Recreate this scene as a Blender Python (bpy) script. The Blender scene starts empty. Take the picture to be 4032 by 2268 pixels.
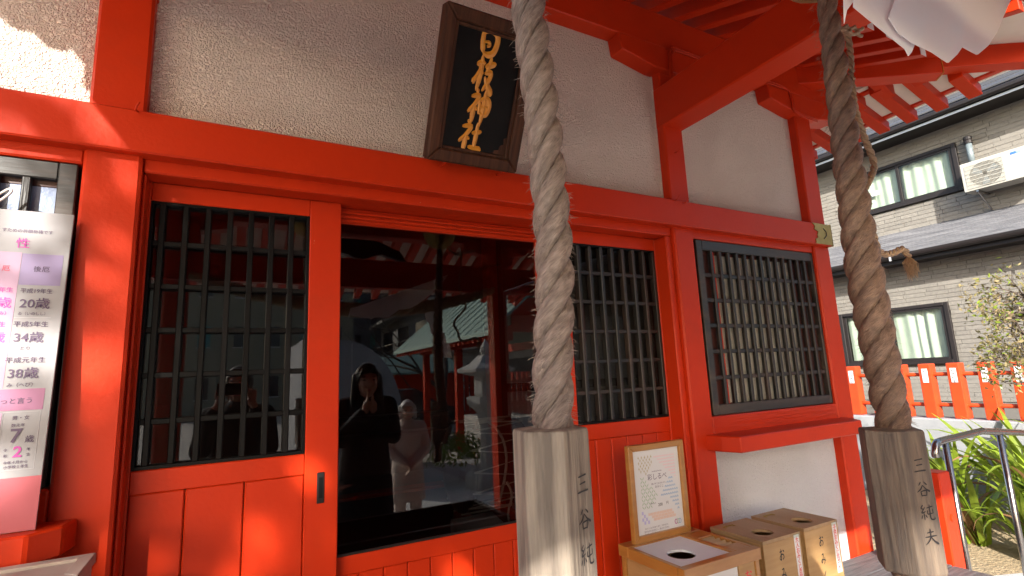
import bpy, bmesh, math, random
from mathutils import Vector, Matrix
R = math.radians
sc = bpy.context.scene
random.seed(7)

# ---------------------------------------------------------------- camera, sky, sun, exposure
CAM = Vector((0, -1.75, 1.55))
yaw, pit, rol = R(28.5825), R(9.6968), R(-2.5384)
fw = Vector((math.sin(yaw)*math.cos(pit), math.cos(yaw)*math.cos(pit), math.sin(pit)))
rt = Vector((math.cos(yaw), -math.sin(yaw), 0)); up = rt.cross(fw)
rt2 = math.cos(rol)*rt + math.sin(rol)*up; up2 = -math.sin(rol)*rt + math.cos(rol)*up
cam = bpy.data.cameras.new('camera'); co = bpy.data.objects.new('camera', cam)
sc.collection.objects.link(co); sc.camera = co
mt = Matrix((rt2, up2, -fw)).transposed().to_4x4(); mt.translation = CAM; co.matrix_world = mt
cam.sensor_width = 36; cam.lens = 36*2033.46/4032; cam.clip_start = .01; cam.clip_end = 500

SUN = Vector((.53, .73, -.42)).normalized()          # the way the light travels
w = bpy.data.worlds.new('World'); sc.world = w; w.use_nodes = True
nt = w.node_tree; bg = nt.nodes['Background']
sk = nt.nodes.new('ShaderNodeTexSky'); sk.sky_type = 'NISHITA'; sk.sun_disc = False; sk.dust_density = 2.5
sk.sun_elevation = math.asin(-SUN.z); sk.sun_rotation = math.atan2(-SUN.x, -SUN.y)
nt.links.new(sk.outputs[0], bg.inputs[0]); bg.inputs[1].default_value = .085
sl = bpy.data.lights.new('sun', 'SUN'); sl.energy = 2.3; sl.angle = R(.53); sl.color = (1, .95, .87)
so = bpy.data.objects.new('sun', sl); sc.collection.objects.link(so)
so.rotation_euler = SUN.to_track_quat('-Z', 'Y').to_euler(); so.location = (-10, -14, 9)
sc.view_settings.view_transform = 'Standard'; sc.view_settings.look = 'None'
sc.view_settings.gamma = 1; sc.view_settings.exposure = 2.5
sc.cycles.use_denoising = True; sc.cycles.max_bounces = 10; sc.cycles.diffuse_bounces = 6
sc.cycles.transparent_max_bounces = 16; sc.cycles.caustics_reflective = False; sc.cycles.caustics_refractive = False
sc.cycles.sample_clamp_indirect = 8

# ---------------------------------------------------------------- materials
MATS = {}
def mat(name, c1, c2=None, scale=8, stretch=(1, 1, 1), rough=.5, rvar=.08, bump=0, bscale=60, bstretch=(1, 1, 1),
        metal=0, spec=.5, coat=0, rand=0, coord='Object', trans=0, detail=4, lo=.35, hi=.65, wave=0, sss=0):
    m = bpy.data.materials.new(name); m.use_nodes = True; n = m.node_tree.nodes; l = m.node_tree.links
    p = n['Principled BSDF']; tc = n.new('ShaderNodeTexCoord')
    def tex(sca, stre, det=detail, rgh=.6):
        mp = n.new('ShaderNodeMapping'); mp.inputs['Scale'].default_value = stre
        l.new(tc.outputs[coord], mp.inputs[0])
        t = n.new('ShaderNodeTexNoise'); t.inputs['Scale'].default_value = sca
        t.inputs['Detail'].default_value = det; t.inputs['Roughness'].default_value = rgh
        if rand:
            oi = n.new('ShaderNodeObjectInfo'); ad = n.new('ShaderNodeVectorMath'); sc_ = n.new('ShaderNodeVectorMath')
            sc_.operation = 'SCALE'; sc_.inputs[3].default_value = 37; ad.operation = 'ADD'
            l.new(oi.outputs['Random'], sc_.inputs[0]); l.new(mp.outputs[0], ad.inputs[0]); l.new(sc_.outputs[0], ad.inputs[1])
            l.new(ad.outputs[0], t.inputs[0])
        else: l.new(mp.outputs[0], t.inputs[0])
        return t
    t = tex(scale, stretch)
    rp = n.new('ShaderNodeValToRGB'); rp.color_ramp.elements[0].position = lo; rp.color_ramp.elements[1].position = hi
    rp.color_ramp.elements[0].color = (*c1, 1); rp.color_ramp.elements[1].color = (*(c2 or c1), 1)
    l.new(t.outputs[0], rp.inputs[0]); colour = rp.outputs[0]
    if rand:
        oi = n.new('ShaderNodeObjectInfo'); hs = n.new('ShaderNodeHueSaturation')
        mr = n.new('ShaderNodeMapRange'); mr.inputs[3].default_value = 1-rand; mr.inputs[4].default_value = 1+rand
        l.new(oi.outputs['Random'], mr.inputs[0]); l.new(mr.outputs[0], hs.inputs['Value']); l.new(colour, hs.inputs['Color'])
        colour = hs.outputs[0]
    l.new(colour, p.inputs['Base Color'])
    mr = n.new('ShaderNodeMapRange'); mr.inputs[3].default_value = max(0, rough-rvar); mr.inputs[4].default_value = min(1, rough+rvar)
    l.new(t.outputs[0], mr.inputs[0]); l.new(mr.outputs[0], p.inputs['Roughness'])
    p.inputs['Metallic'].default_value = metal; p.inputs['Specular IOR Level'].default_value = spec
    p.inputs['Coat Weight'].default_value = coat; p.inputs['Coat Roughness'].default_value = .12
    if bump:
        b = tex(bscale, bstretch, 3, .55); bp = n.new('ShaderNodeBump'); bp.inputs['Distance'].default_value = bump
        bp.inputs['Strength'].default_value = 1
        l.new(b.outputs[0], bp.inputs['Height']); l.new(bp.outputs[0], p.inputs['Normal'])
        if coat: l.new(bp.outputs[0], p.inputs['Coat Normal'])
    if trans:
        ts = n.new('ShaderNodeBsdfTranslucent'); mx = n.new('ShaderNodeMixShader'); mx.inputs[0].default_value = trans
        l.new(colour, ts.inputs[0]); l.new(p.outputs[0], mx.inputs[1]); l.new(ts.outputs[0], mx.inputs[2])
        l.new(mx.outputs[0], n['Material Output'].inputs[0])
    MATS[name] = m; return m
def glass(name, tint, ior=1.6, rough=0.0):
    m = bpy.data.materials.new(name); m.use_nodes = True; n = m.node_tree.nodes; l = m.node_tree.links
    n.remove(n['Principled BSDF'])
    tr = n.new('ShaderNodeBsdfTransparent'); tr.inputs[0].default_value = (*tint, 1)
    gl = n.new('ShaderNodeBsdfGlossy'); gl.inputs['Roughness'].default_value = rough
    fr = n.new('ShaderNodeFresnel'); ge = n.new('ShaderNodeNewGeometry'); mi = n.new('ShaderNodeMapRange')
    mi.inputs[3].default_value = ior; mi.inputs[4].default_value = 1/ior; l.new(ge.outputs['Backfacing'], mi.inputs[0]); l.new(mi.outputs[0], fr.inputs[0])   # a thin pane looks alike from both sides
    mx = n.new('ShaderNodeMixShader')
    l.new(fr.outputs[0], mx.inputs[0]); l.new(tr.outputs[0], mx.inputs[1]); l.new(gl.outputs[0], mx.inputs[2])
    l.new(mx.outputs[0], n['Material Output'].inputs[0]); MATS[name] = m; return m

def paint(name, c1, c2, grain, gdist, rough, along):
    """oil paint on planed timber: two tones, faint grain, dust in the hollows and the odd chip"""
    m = mat(name, c1, c2, 2.3, rough=rough, rvar=.12, spec=.2, detail=6, lo=.25, hi=.75); n = m.node_tree.nodes; l = m.node_tree.links; pb = n['Principled BSDF']
    tc = n.new('ShaderNodeTexCoord'); hs = []
    for st in (((.5, 9, 9), (.8, 5, 5)) if along else ((2.5, 2.5, 2.5), (7, 7, 7))):
        mp = n.new('ShaderNodeMapping'); mp.inputs['Scale'].default_value = st; l.new(tc.outputs['Object'], mp.inputs[0])
        t = n.new('ShaderNodeTexNoise'); t.inputs['Scale'].default_value = grain; t.inputs['Detail'].default_value = 4; l.new(mp.outputs[0], t.inputs[0]); hs.append(t)
    ad = n.new('ShaderNodeMath'); l.new(hs[0].outputs[0], ad.inputs[0]); l.new(hs[1].outputs[0], ad.inputs[1])
    bp = n.new('ShaderNodeBump'); bp.inputs['Distance'].default_value = gdist; l.new(ad.outputs[0], bp.inputs['Height']); l.new(bp.outputs[0], pb.inputs['Normal'])
    col = pb.inputs['Base Color'].links[0].from_socket
    ch = n.new('ShaderNodeTexNoise'); ch.inputs['Scale'].default_value = 26; ch.inputs['Detail'].default_value = 5; ch.inputs['Roughness'].default_value = .7; l.new(tc.outputs['Object'], ch.inputs[0])
    cm = n.new('ShaderNodeMapRange'); cm.inputs[1].default_value = .735; cm.inputs[2].default_value = .745; l.new(ch.outputs[0], cm.inputs[0])
    dn = n.new('ShaderNodeTexNoise'); dn.inputs['Scale'].default_value = 5; dn.inputs['Detail'].default_value = 7; dn.inputs['Roughness'].default_value = .72; l.new(tc.outputs['Object'], dn.inputs[0])
    dm = n.new('ShaderNodeMapRange'); dm.inputs[1].default_value = .52; dm.inputs[2].default_value = .78; dm.inputs[4].default_value = .34; l.new(dn.outputs[0], dm.inputs[0])
    m1 = n.new('ShaderNodeMix'); m1.data_type = 'RGBA'; l.new(dm.outputs[0], m1.inputs[0]); l.new(col, m1.inputs[6]); m1.inputs[7].default_value = (c1[0]*.62, c1[1]*.8+.008, c1[2]+.006, 1)
    m2 = n.new('ShaderNodeMix'); m2.data_type = 'RGBA'; l.new(cm.outputs[0], m2.inputs[0]); l.new(m1.outputs[2], m2.inputs[6]); m2.inputs[7].default_value = (.5, .3, .2, 1)
    l.new(m2.outputs[2], pb.inputs['Base Color']); return m
red = paint('vermilion_paint', (.53, .033, .0055), (.475, .026, .0045), 12, .0005, .42, False)
redold = paint('vermilion_paint_on_open_grain', (.53, .033, .0055), (.46, .025, .0045), 9, .0024, .38, True)
orange = mat('bright_orange_fence_paint', (.47, .050, .0085), (.42, .040, .0075), 6, rough=.45, bump=.001, bscale=40)
def plaster(name, c1, c2, sc1, dist):
    m = mat(name, c1, c2, 1.7, rough=.92, spec=.15, detail=6); n = m.node_tree.nodes; l = m.node_tree.links; pb = n['Principled BSDF']
    tc = n.new('ShaderNodeTexCoord'); wv = n.new('ShaderNodeTexNoise'); wv.inputs['Scale'].default_value = 30; wv.inputs['Detail'].default_value = 2
    a = n.new('ShaderNodeTexNoise'); a.inputs['Scale'].default_value = sc1; a.inputs['Detail'].default_value = 2.5; a.inputs['Distortion'].default_value = .9
    b = n.new('ShaderNodeTexNoise'); b.inputs['Scale'].default_value = 7; b.inputs['Detail'].default_value = 3
    for t in (wv, a, b): l.new(tc.outputs['Object'], t.inputs[0])
    cr = n.new('ShaderNodeMapRange'); cr.inputs[1].default_value = .36; cr.inputs[2].default_value = .64; l.new(a.outputs[0], cr.inputs[0])
    am = n.new('ShaderNodeMapRange'); am.inputs[1].default_value = .3; am.inputs[2].default_value = .7; am.inputs[3].default_value = .75; am.inputs[4].default_value = 1.1; l.new(b.outputs[0], am.inputs[0])
    mu = n.new('ShaderNodeMath'); mu.operation = 'MULTIPLY'; l.new(cr.outputs[0], mu.inputs[0]); l.new(am.outputs[0], mu.inputs[1])
    ad = n.new('ShaderNodeMath'); ad.operation = 'MULTIPLY_ADD'; ad.inputs[1].default_value = .8; l.new(wv.outputs[0], ad.inputs[0]); l.new(mu.outputs[0], ad.inputs[2])
    bp = n.new('ShaderNodeBump'); bp.inputs['Distance'].default_value = dist; l.new(ad.outputs[0], bp.inputs['Height']); l.new(bp.outputs[0], pb.inputs['Normal']); return m
stucco = plaster('pebbled_wall_plaster', (.90, .775, .665), (.86, .735, .625), 118, .0095)
stucco_skylit = plaster('pebbled_skylit_plaster', (.87, .86, .88), (.83, .82, .84), 125, .0095)  # same plaster as above; cool sky light is put into this tone
board = mat('cream_soffit_board', (.74, .68, .58), (.70, .63, .53), 5, rough=.75)
black = mat('black_lacquered_wood', (.004, .0038, .004), (.008, .0077, .008), 9, (1, 1, .2), rough=.45, rvar=.12, spec=.12, bump=.0008, bscale=60, bstretch=(1, 1, .12), rand=.25)
blackold = mat('weathered_black_wood', (.008, .007, .0065), (.045, .024, .016), 10, (1, 1, .25), rough=.5, rvar=.2, bump=.0022, bscale=70, bstretch=(1, 1, .1), rand=.3, lo=.42, hi=.72)
blackfr = mat('worn_black_frame_wood', (.02, .018, .017), (.085, .06, .045), 11, (.15, 1, 1), rough=.5, rvar=.2, bump=.0022, bscale=60, bstretch=(.1, 1, 1), lo=.42, hi=.75)
brass = mat('aged_gold_metal', (0.4, 0.28, 0.088), (0.32, 0.216, 0.068), 20, rough=.42, metal=.75, bump=.0008, bscale=60)
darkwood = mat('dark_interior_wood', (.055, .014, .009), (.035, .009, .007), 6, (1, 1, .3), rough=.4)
frwood = mat('brown_plaque_wood', (.085, .034, .017), (.038, .015, .009), 13, (4, 4, .35), rough=.6, spec=.15, bump=.0016, bscale=40, bstretch=(4, 4, .2))
lacq = mat('black_plaque_board', (.004, .0035, .0035), (.008, .0065, .006), 12, rough=.5, rvar=.1, spec=.12, bump=.0005, bscale=30)
gold = mat('ochre_gold_lettering', (.66, .27, .024), (.56, .21, .018), 40, rough=.42)
ink = mat('black_ink', (.012, .011, .013), rough=.6)
inkr = mat('red_ink', (.62, .045, .05), rough=.6)
cedar = mat('weathered_grip_wood', (.30, .25, .195), (.125, .10, .08), 9, (5, 5, .5), rough=.68, bump=.003, bscale=45, bstretch=(4, 4, .16))
cedar2 = mat('weathered_dark_grip_wood', (0.192, 0.144, 0.104), (0.088, 0.068, 0.056), 9, (5, 5, .5), rough=.6, bump=.0024, bscale=45, bstretch=(4, 4, .16))
hinoki = mat('pale_cypress_wood', (0.4, 0.24, 0.1), (0.328, 0.184, 0.068), 5, (.5, 1.2, 7), rough=.45, bump=.0006, bscale=30, bstretch=(.3, 1, 8), rand=.08)
hinokitop = mat('pale_cypress_lid', (0.336, 0.208, 0.104), (0.28, 0.168, 0.076), 5, (7, .6, 1), rough=.45, bump=.0006, bscale=30, bstretch=(8, .4, 1))
honey = mat('varnished_honey_wood', (0.384, 0.176, 0.04), (0.32, 0.132, 0.0264), 6, (1, 1, 5), rough=.32, coat=.25)
paperw = mat('white_paper', (0.64, 0.632, 0.64), (0.616, 0.608, 0.616), 4, rough=.7)
shpaper = mat('thin_white_shrine_paper', (.92, .92, .94), (.90, .90, .93), 3, rough=.75, trans=.5)
plankg = mat('grey_weathered_plank', (0.136, 0.132, 0.132), (0.068, 0.0664, 0.068), 9, (.4, 8, 4), rough=.6, bump=.003, bscale=40, bstretch=(.3, 6, 1))
steel = mat('polished_stainless_steel', (.30, .28, .265), rough=.26, rvar=.05, metal=1)
gravel = mat('pale_gravel', (.52, .48, .42), (.38, .34, .29), 34, rough=.9, bump=.02, bscale=55, lo=.4, hi=.6)
soil = mat('sandy_soil', (0.368, 0.28, 0.168), (0.272, 0.2, 0.112), 14, rough=.95, bump=.02, bscale=40)
conc = mat('grey_concrete', (.45, .445, .43), (.38, .375, .365), 7, rough=.8, bump=.002, bscale=60)
stone = mat('pale_granite', (.50, .48, .44), (.42, .40, .37), 22, rough=.8, bump=.004, bscale=40)
paving = mat('pale_bounce_paving', (.66, .64, .60), (.58, .56, .52), 6, rough=.8, bump=.002, bscale=50)
whitew = mat('shaded_white_render', (0.272, 0.28, 0.296), (0.224, 0.232, 0.248), 3, rough=.85, bump=.003, bscale=50)  # white in itself; the shade on the wall is put into this grey-blue
side1 = mat('beige_grey_siding', (.185, .172, .15), (.152, .141, .124), 7, (1, 1, 3), rough=.8, bump=.004, bscale=30, bstretch=(1, 1, 3), rand=.09)
joint = mat('siding_joint', (.12, .112, .10), rough=.9)
darkm = mat('dark_brown_aluminium', (.018, .0145, .0145), (.014, .012, .012), 5, rough=.45, spec=.25)
roofm = mat('charcoal_roof_shingle', (0.068, 0.068, 0.072), (0.04, 0.04, 0.044), 10, (1, .4, 1), rough=.5, bump=.003, bscale=50, rand=.12)
cream = mat('cream_lacquered_wood', (0.368, 0.304, 0.256), (0.336, 0.276, 0.232), 5, rough=.5)
roofl = mat('silver_grey_roof_shingle', (0.144, 0.144, 0.152), (0.088, 0.088, 0.096), 9, (1, .3, 1), rough=.45, bump=.003, bscale=40, bstretch=(1, .3, 1), rand=.12)
zinc = mat('pale_metal_strip', (.60, .60, .60), rough=.35, metal=.6)
curtain = mat('pale_green_curtain', (0.4, 0.432, 0.368), (0.36, 0.4, 0.336), 5, rough=.85)
acwhite = mat('ivory_plastic', (0.384, 0.372, 0.328), (0.352, 0.344, 0.304), 5, rough=.45)
acdark = mat('dark_fan_plastic', (.05, .045, .035), rough=.6)
pipeg = mat('grey_plastic_pipe', (.13, .16, .175), rough=.4)
blue = mat('blue_tag', (.03, .12, .40), rough=.5)
leafm = mat('strap_leaf_green', (.135, .21, .016), (.25, .33, .034), 5, rough=.36, trans=.35, rand=.25)
leafd = mat('dry_leaf_brown', (0.272, 0.144, 0.064), (0.176, 0.088, 0.04), 6, rough=.7, trans=.2, rand=.2)
leafy = mat('pale_dry_tree_leaf', (0.24, 0.176, 0.104), (0.176, 0.16, 0.048), 3, rough=.7, trans=.3, rand=.2)
leafg = mat('dark_tree_leaf', (.035, .07, .018), (.05, .10, .025), 3, rough=.5, trans=.25)
bark = mat('rough_bark', (.055, .042, .034), (.11, .085, .065), 14, (1, 1, .4), rough=.9, bump=.012, bscale=20, bstretch=(1, 1, .4))
frost = mat('frosted_window_pane', (.66, .65, .58), (.60, .59, .52), 60, rough=.35, bump=.0015, bscale=160, trans=.55)
paneblue = mat('pale_blue_frosted_pane', (.24, .30, .44), (.18, .23, .36), 30, rough=.3, bump=.001, bscale=120)
pane = glass('window_glass', (.50, .50, .50), 1.66)
panen = glass('house_window_glass', (.93, .96, .94), 1.3)
skin = mat('skin', (.56, .34, .25), (.52, .30, .22), 12, rough=.5)
coatk = mat('black_coat_cloth', (.014, .013, .015), (.02, .019, .022), 30, rough=.85)
coatc = mat('cream_coat_cloth', (.62, .50, .44), (.56, .45, .39), 30, rough=.85)
hairk = mat('black_hair', (.012, .009, .008), rough=.4)
hairw = mat('silver_hair', (.55, .52, .49), (.42, .39, .37), 30, (1, 1, .2), rough=.5)
phonem = mat('black_phone_glass', (.01, .01, .012), rough=.2)
copper = mat('green_copper_roof', (.26, .38, .32), (.22, .32, .27), 4, rough=.6)
aptg = mat('grey_apartment_render', (.36, .345, .32), (.31, .295, .28), 3, rough=.85)
aptb = mat('beige_apartment_render', (.34, .31, .22), (.30, .28, .20), 3, rough=.85)
aptd = mat('blue_grey_apartment_render', (.20, .215, .255), (.17, .185, .225), 3, rough=.85)
teal = mat('teal_shutter', (.08, .30, .30), rough=.6)
winm = mat('dark_far_window', (.03, .035, .04), rough=.15)
carp = mat('dark_car_paint', (.03, .032, .036), rough=.2, coat=.5)
hide = mat('drum_skin', (.62, .52, .36), (.55, .45, .30), 10, rough=.6)
cordw = mat('white_lacing_cord', (.62, .58, .52), rough=.8)
yel = mat('yellow_green_cloth', (.38, .33, .03), rough=.85)
posterw = mat('poster_card', (.275, .268, .28), (.255, .248, .26), 4, rough=.6)
pinkp = mat('rose_print', (0.4, 0.072, 0.096), rough=.5)
lav = mat('lavender_print', (0.216, 0.168, 0.304), rough=.5)
lil = mat('pink_lilac_print', (0.368, 0.232, 0.336), rough=.5)
mag = mat('magenta_ink', (0.4, 0.04, 0.264), rough=.5)
plum = mat('plum_band_print', (0.288, 0.112, 0.208), rough=.5)
inkp = mat('dark_purple_ink', (.065, .035, .085), rough=.5)
inkred = mat('rose_red_ink', (.58, .05, .10), rough=.5)
greyline = mat('grey_print_line', (.40, .39, .42), rough=.6)
P_green = mat('green_print', (.30, .42, .28), rough=.6); P_blue = mat('blue_print', (.20, .36, .56), rough=.6)
P_pink = mat('pink_print', (.74, .46, .50), rough=.6); P_tan = mat('tan_print', (.42, .36, .22), rough=.6)
P_or = mat('orange_print', (.70, .42, .30), rough=.6); P_vio = mat('violet_print', (.44, .42, .66), rough=.6)

def ropemat(name, c1, c2, fib=240):
    m = bpy.data.materials.new(name); m.use_nodes = True; n = m.node_tree.nodes; l = m.node_tree.links; p = n['Principled BSDF']
    uv = n.new('ShaderNodeUVMap'); uv.uv_map = 'UVMap'
    def nz(sx, sy, s=1, d=3):
        mp = n.new('ShaderNodeMapping'); mp.inputs['Scale'].default_value = (sx, sy, 1); mp.inputs['Rotation'].default_value = (0, 0, R(26))
        l.new(uv.outputs[0], mp.inputs[0]); t = n.new('ShaderNodeTexNoise'); t.inputs['Scale'].default_value = s; t.inputs['Detail'].default_value = d
        l.new(mp.outputs[0], t.inputs[0]); return t
    a = nz(12, fib); b = nz(7, 26); c = nz(3, 5)
    rp = n.new('ShaderNodeValToRGB'); rp.color_ramp.elements[0].position = .33; rp.color_ramp.elements[1].position = .68
    rp.color_ramp.elements[0].color = (*c1, 1); rp.color_ramp.elements[1].color = (*c2, 1)
    ad = n.new('ShaderNodeMath'); ad.operation = 'ADD'; hv = n.new('ShaderNodeMath'); hv.operation = 'MULTIPLY'; hv.inputs[1].default_value = .5
    l.new(a.outputs[0], ad.inputs[0]); l.new(b.outputs[0], ad.inputs[1]); l.new(ad.outputs[0], hv.inputs[0]); l.new(hv.outputs[0], rp.inputs[0])
    l.new(rp.outputs[0], p.inputs['Base Color']); p.inputs['Roughness'].default_value = .40; p.inputs['Specular IOR Level'].default_value = .6
    bp = n.new('ShaderNodeBump'); bp.inputs['Distance'].default_value = .0034; bp.inputs['Strength'].default_value = .9
    a2 = n.new('ShaderNodeMath'); a2.operation = 'ADD'; l.new(a.outputs[0], a2.inputs[0]); l.new(b.outputs[0], a2.inputs[1])
    l.new(a2.outputs[0], bp.inputs['Height']); l.new(bp.outputs[0], p.inputs['Normal']); MATS[name] = m; return m
hemp = ropemat('bleached_hemp', (.085, .057, .045), (.38, .305, .26))
hempd = ropemat('brown_hemp', (.07, .038, .024), (.33, .215, .15))
cordm = ropemat('tan_jute', (.22, .14, .08), (.48, .33, .20), 60)
straw = ropemat('straw_rope', (.20, .14, .07), (.42, .33, .19), 60)

# ---------------------------------------------------------------- mesh helpers
COL = sc.collection
def world_org(o):
    v = Vector((0, 0, 0))
    while o is not None: v += o.location; o = o.parent
    return v
def link(name, me, parent=None, loc=(0, 0, 0), kind=None):
    o = bpy.data.objects.new(name, me); COL.objects.link(o); o.location = loc
    if parent is not None: o.parent = parent
    if kind: o['kind'] = kind
    return o
def thing(name, label, cat, loc, group=None, rot=None):
    o = bpy.data.objects.new(name, None); COL.objects.link(o); o.location = loc; o.empty_display_size = .1
    if rot: o.rotation_euler = rot
    o['label'] = label; o['category'] = cat
    if group: o['group'] = group
    return o
def tag(o, label, cat, group=None):
    o['label'] = label; o['category'] = cat
    if group: o['group'] = group
    return o
class G:
    def __init__(s): s.v = []; s.f = []; s.uv = {}
    def add(s, vs, fs):
        k = len(s.v); s.v += [tuple(v) for v in vs]; s.f += [tuple(i+k for i in f) for f in fs]; return s
    def box(s, x0, x1, y0, y1, z0, z1):
        return s.add([(x0, y0, z0), (x1, y0, z0), (x1, y1, z0), (x0, y1, z0), (x0, y0, z1), (x1, y0, z1), (x1, y1, z1), (x0, y1, z1)],
                     [(0, 3, 2, 1), (4, 5, 6, 7), (0, 1, 5, 4), (1, 2, 6, 5), (2, 3, 7, 6), (3, 0, 4, 7)])
    def hexa(s, a, b):                       # two quads -> closed solid
        return s.add(list(a)+list(b), [(3, 2, 1, 0), (4, 5, 6, 7), (0, 1, 5, 4), (1, 2, 6, 5), (2, 3, 7, 6), (3, 0, 4, 7)])
    def prism(s, pts, d):                    # polygon (3-D points) swept along vector d
        n = len(pts); d = Vector(d); a = [Vector(p) for p in pts]
        return s.add(a+[p+d for p in a], [tuple(range(n-1, -1, -1)), tuple(range(n, 2*n))]+[(i, (i+1) % n, n+(i+1) % n, n+i) for i in range(n)])
    def rings(s, rs, closed=False, caps=True):
        n = len(rs[0]); vs = [p for r in rs for p in r]; fs = []
        m = len(rs)
        for j in range(m if closed else m-1):
            for i in range(n):
                a = j*n+i; b = j*n+(i+1) % n; c = ((j+1) % m)*n
                fs.append((a, b, c+(i+1) % n, c+i))
        if caps and not closed: fs += [tuple(range(n-1, -1, -1)), tuple((m-1)*n+i for i in range(n))]
        return s.add(vs, fs)
    def tube(s, pts, rad, n=8, flat=1, caps=True):
        pts = [Vector(p) for p in pts]
        if not hasattr(rad, '__len__'): rad = [rad]*len(pts)
        t0 = (pts[1]-pts[0]).normalized(); nx = t0.orthogonal().normalized(); rs = []
        for i, p in enumerate(pts):
            t = (pts[min(i+1, len(pts)-1)]-pts[max(i-1, 0)]).normalized()
            nx = (nx-t*nx.dot(t)).normalized(); ny = t.cross(nx)
            rs.append([p+(nx*math.cos(2*math.pi*k/n)+ny*math.sin(2*math.pi*k/n)*flat)*rad[i] for k in range(n)])
        return s.rings(rs, caps=caps)
    def lathe(s, c, prof, n=16, axis='z'):
        rs = []
        for r, h in prof:
            ring = []
            for k in range(n):
                a = 2*math.pi*k/n; u, v = r*math.cos(a), r*math.sin(a)
                p = (u, v, h) if axis == 'z' else ((h, u, v) if axis == 'x' else (v, h, u))
                ring.append(Vector(c)+Vector(p))
            rs.append(ring)
        return s.rings(rs)
    def sph(s, c, r, n=12, m=8):
        r = r if hasattr(r, '__len__') else (r, r, r)
        rs = [[(c[0]+r[0]*math.sin(math.pi*(j+.02)/(m+.04))*math.cos(2*math.pi*i/n), c[1]+r[1]*math.sin(math.pi*(j+.02)/(m+.04))*math.sin(2*math.pi*i/n),
                c[2]-r[2]*math.cos(math.pi*(j+.02)/(m+.04))) for i in range(n)] for j in range(m+1)]
        return s.rings(rs)
    def mesh(s, name, m, org=(0, 0, 0), smooth=False, bev=0, seg=1):
        me = bpy.data.meshes.new(name); o = Vector(org)
        me.from_pydata([Vector(v)-o for v in s.v], [], s.f); me.update()
        bm = bmesh.new(); bm.from_mesh(me)
        bmesh.ops.recalc_face_normals(bm, faces=bm.faces)
        if bev:
            ed = [e for e in bm.edges if len(e.link_faces) == 2 and e.calc_face_angle(0) > .5]
            bmesh.ops.bevel(bm, geom=ed, offset=bev, segments=seg, profile=.6, affect='EDGES', clamp_overlap=True)
        bm.to_mesh(me); bm.free()
        if m: me.materials.append(m)
        if smooth: me.polygons.foreach_set('use_smooth', [True]*len(me.polygons))
        return me
    def ob(s, name, m, parent=None, smooth=False, bev=0, seg=1, local=False, kind=None):
        org = (0, 0, 0) if (local or parent is None) else world_org(parent)
        return link(name, s.mesh(name, m, org, smooth, bev, seg), parent, kind=kind)
def box(name, m, parent, x0, x1, y0, y1, z0, z1, bev=.003, **k): return G().box(x0, x1, y0, y1, z0, z1).ob(name, m, parent, bev=bev, **k)
def tbox(label, cat, name, m, x0, x1, y0, y1, z0, z1, bev=.003):
    o = G().box(x0, x1, y0, y1, z0, z1).mesh(name, m, (x0, y0, z0), bev=bev); return tag(link(name, o, None, (x0, y0, z0)), label, cat)
def rep(name, me, parent, locs):
    o = world_org(parent); return [link(name, me, parent, Vector(p)-o) for p in locs]
def cat_rom(pts, k=6):
    out = []; n = len(pts)
    for i in range(n-1):
        p0, p1, p2, p3 = [Vector(pts[max(0, min(n-1, j))]) for j in (i-1, i, i+1, i+2)]
        for q in range(k):
            t = q/k; out.append(.5*((2*p1)+(p2-p0)*t+(2*p0-5*p1+4*p2-p3)*t*t+(3*p1-p0-3*p2+p3)*t**3))
    out.append(Vector(pts[-1])); return out
def glyph(name, strokes, m, parent, place, size, raise_=.0015, wmul=1.0):
    """brush strokes: each a list of (x, y, width) in a unit cell; place(u, v, h) -> world point"""
    g = G(); lift = 0
    for st in strokes:
        st = [(p[0], p[1], p[2] if len(p) > 2 else .075) for p in st]
        c = cat_rom([Vector(p) for p in st], 6); rs = []
        for i, p in enumerate(c):
            a = c[max(0, i-1)]; b = c[min(len(c)-1, i+1)]; d = Vector((b.x-a.x, b.y-a.y, 0))
            d = d.normalized() if d.length > 1e-6 else Vector((1, 0, 0)); nn = Vector((-d.y, d.x, 0))
            e = min(1, .45+i*.35, .45+(len(c)-1-i)*.35); hw = p.z*.5*e*wmul
            P = Vector((p.x, p.y, 0)); q = .3*hw*(1 if i == len(c)-1 else -1 if i == 0 else 0)*d
            rs.append([place((P+nn*hw+q).x*size, (P+nn*hw+q).y*size, lift), place((P+q).x*size, (P+q).y*size, raise_+lift), place((P-nn*hw+q).x*size, (P-nn*hw+q).y*size, lift)])
        vs = [p for r in rs for p in r]; fs = []
        for j in range(len(rs)-1):
            for i in range(2): a = j*3+i; fs.append((a, a+1, a+4, a+3))
        g.add(vs, fs); lift += .00012
    return g.ob(name, m, parent)
def text(s, size, m, parent, place, name='lettering', bold=0.0, align='CENTER', depth=.0, narrow=1.0):
    cu = bpy.data.curves.new('t', 'FONT'); cu.body = s; cu.size = size; cu.align_x = align; cu.align_y = 'CENTER'; cu.offset = bold
    cu.resolution_u = 3
    to = bpy.data.objects.new('t', cu); COL.objects.link(to)
    dg = bpy.context.evaluated_depsgraph_get(); me = bpy.data.meshes.new_from_object(to.evaluated_get(dg))
    bpy.data.objects.remove(to); bpy.data.curves.remove(cu)
    org = world_org(parent); me.name = name
    for v in me.vertices: v.co = Vector(place(v.co.x*narrow, v.co.y, 0))-org
    me.materials.clear(); me.materials.append(m); return link(name, me, parent)

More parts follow.
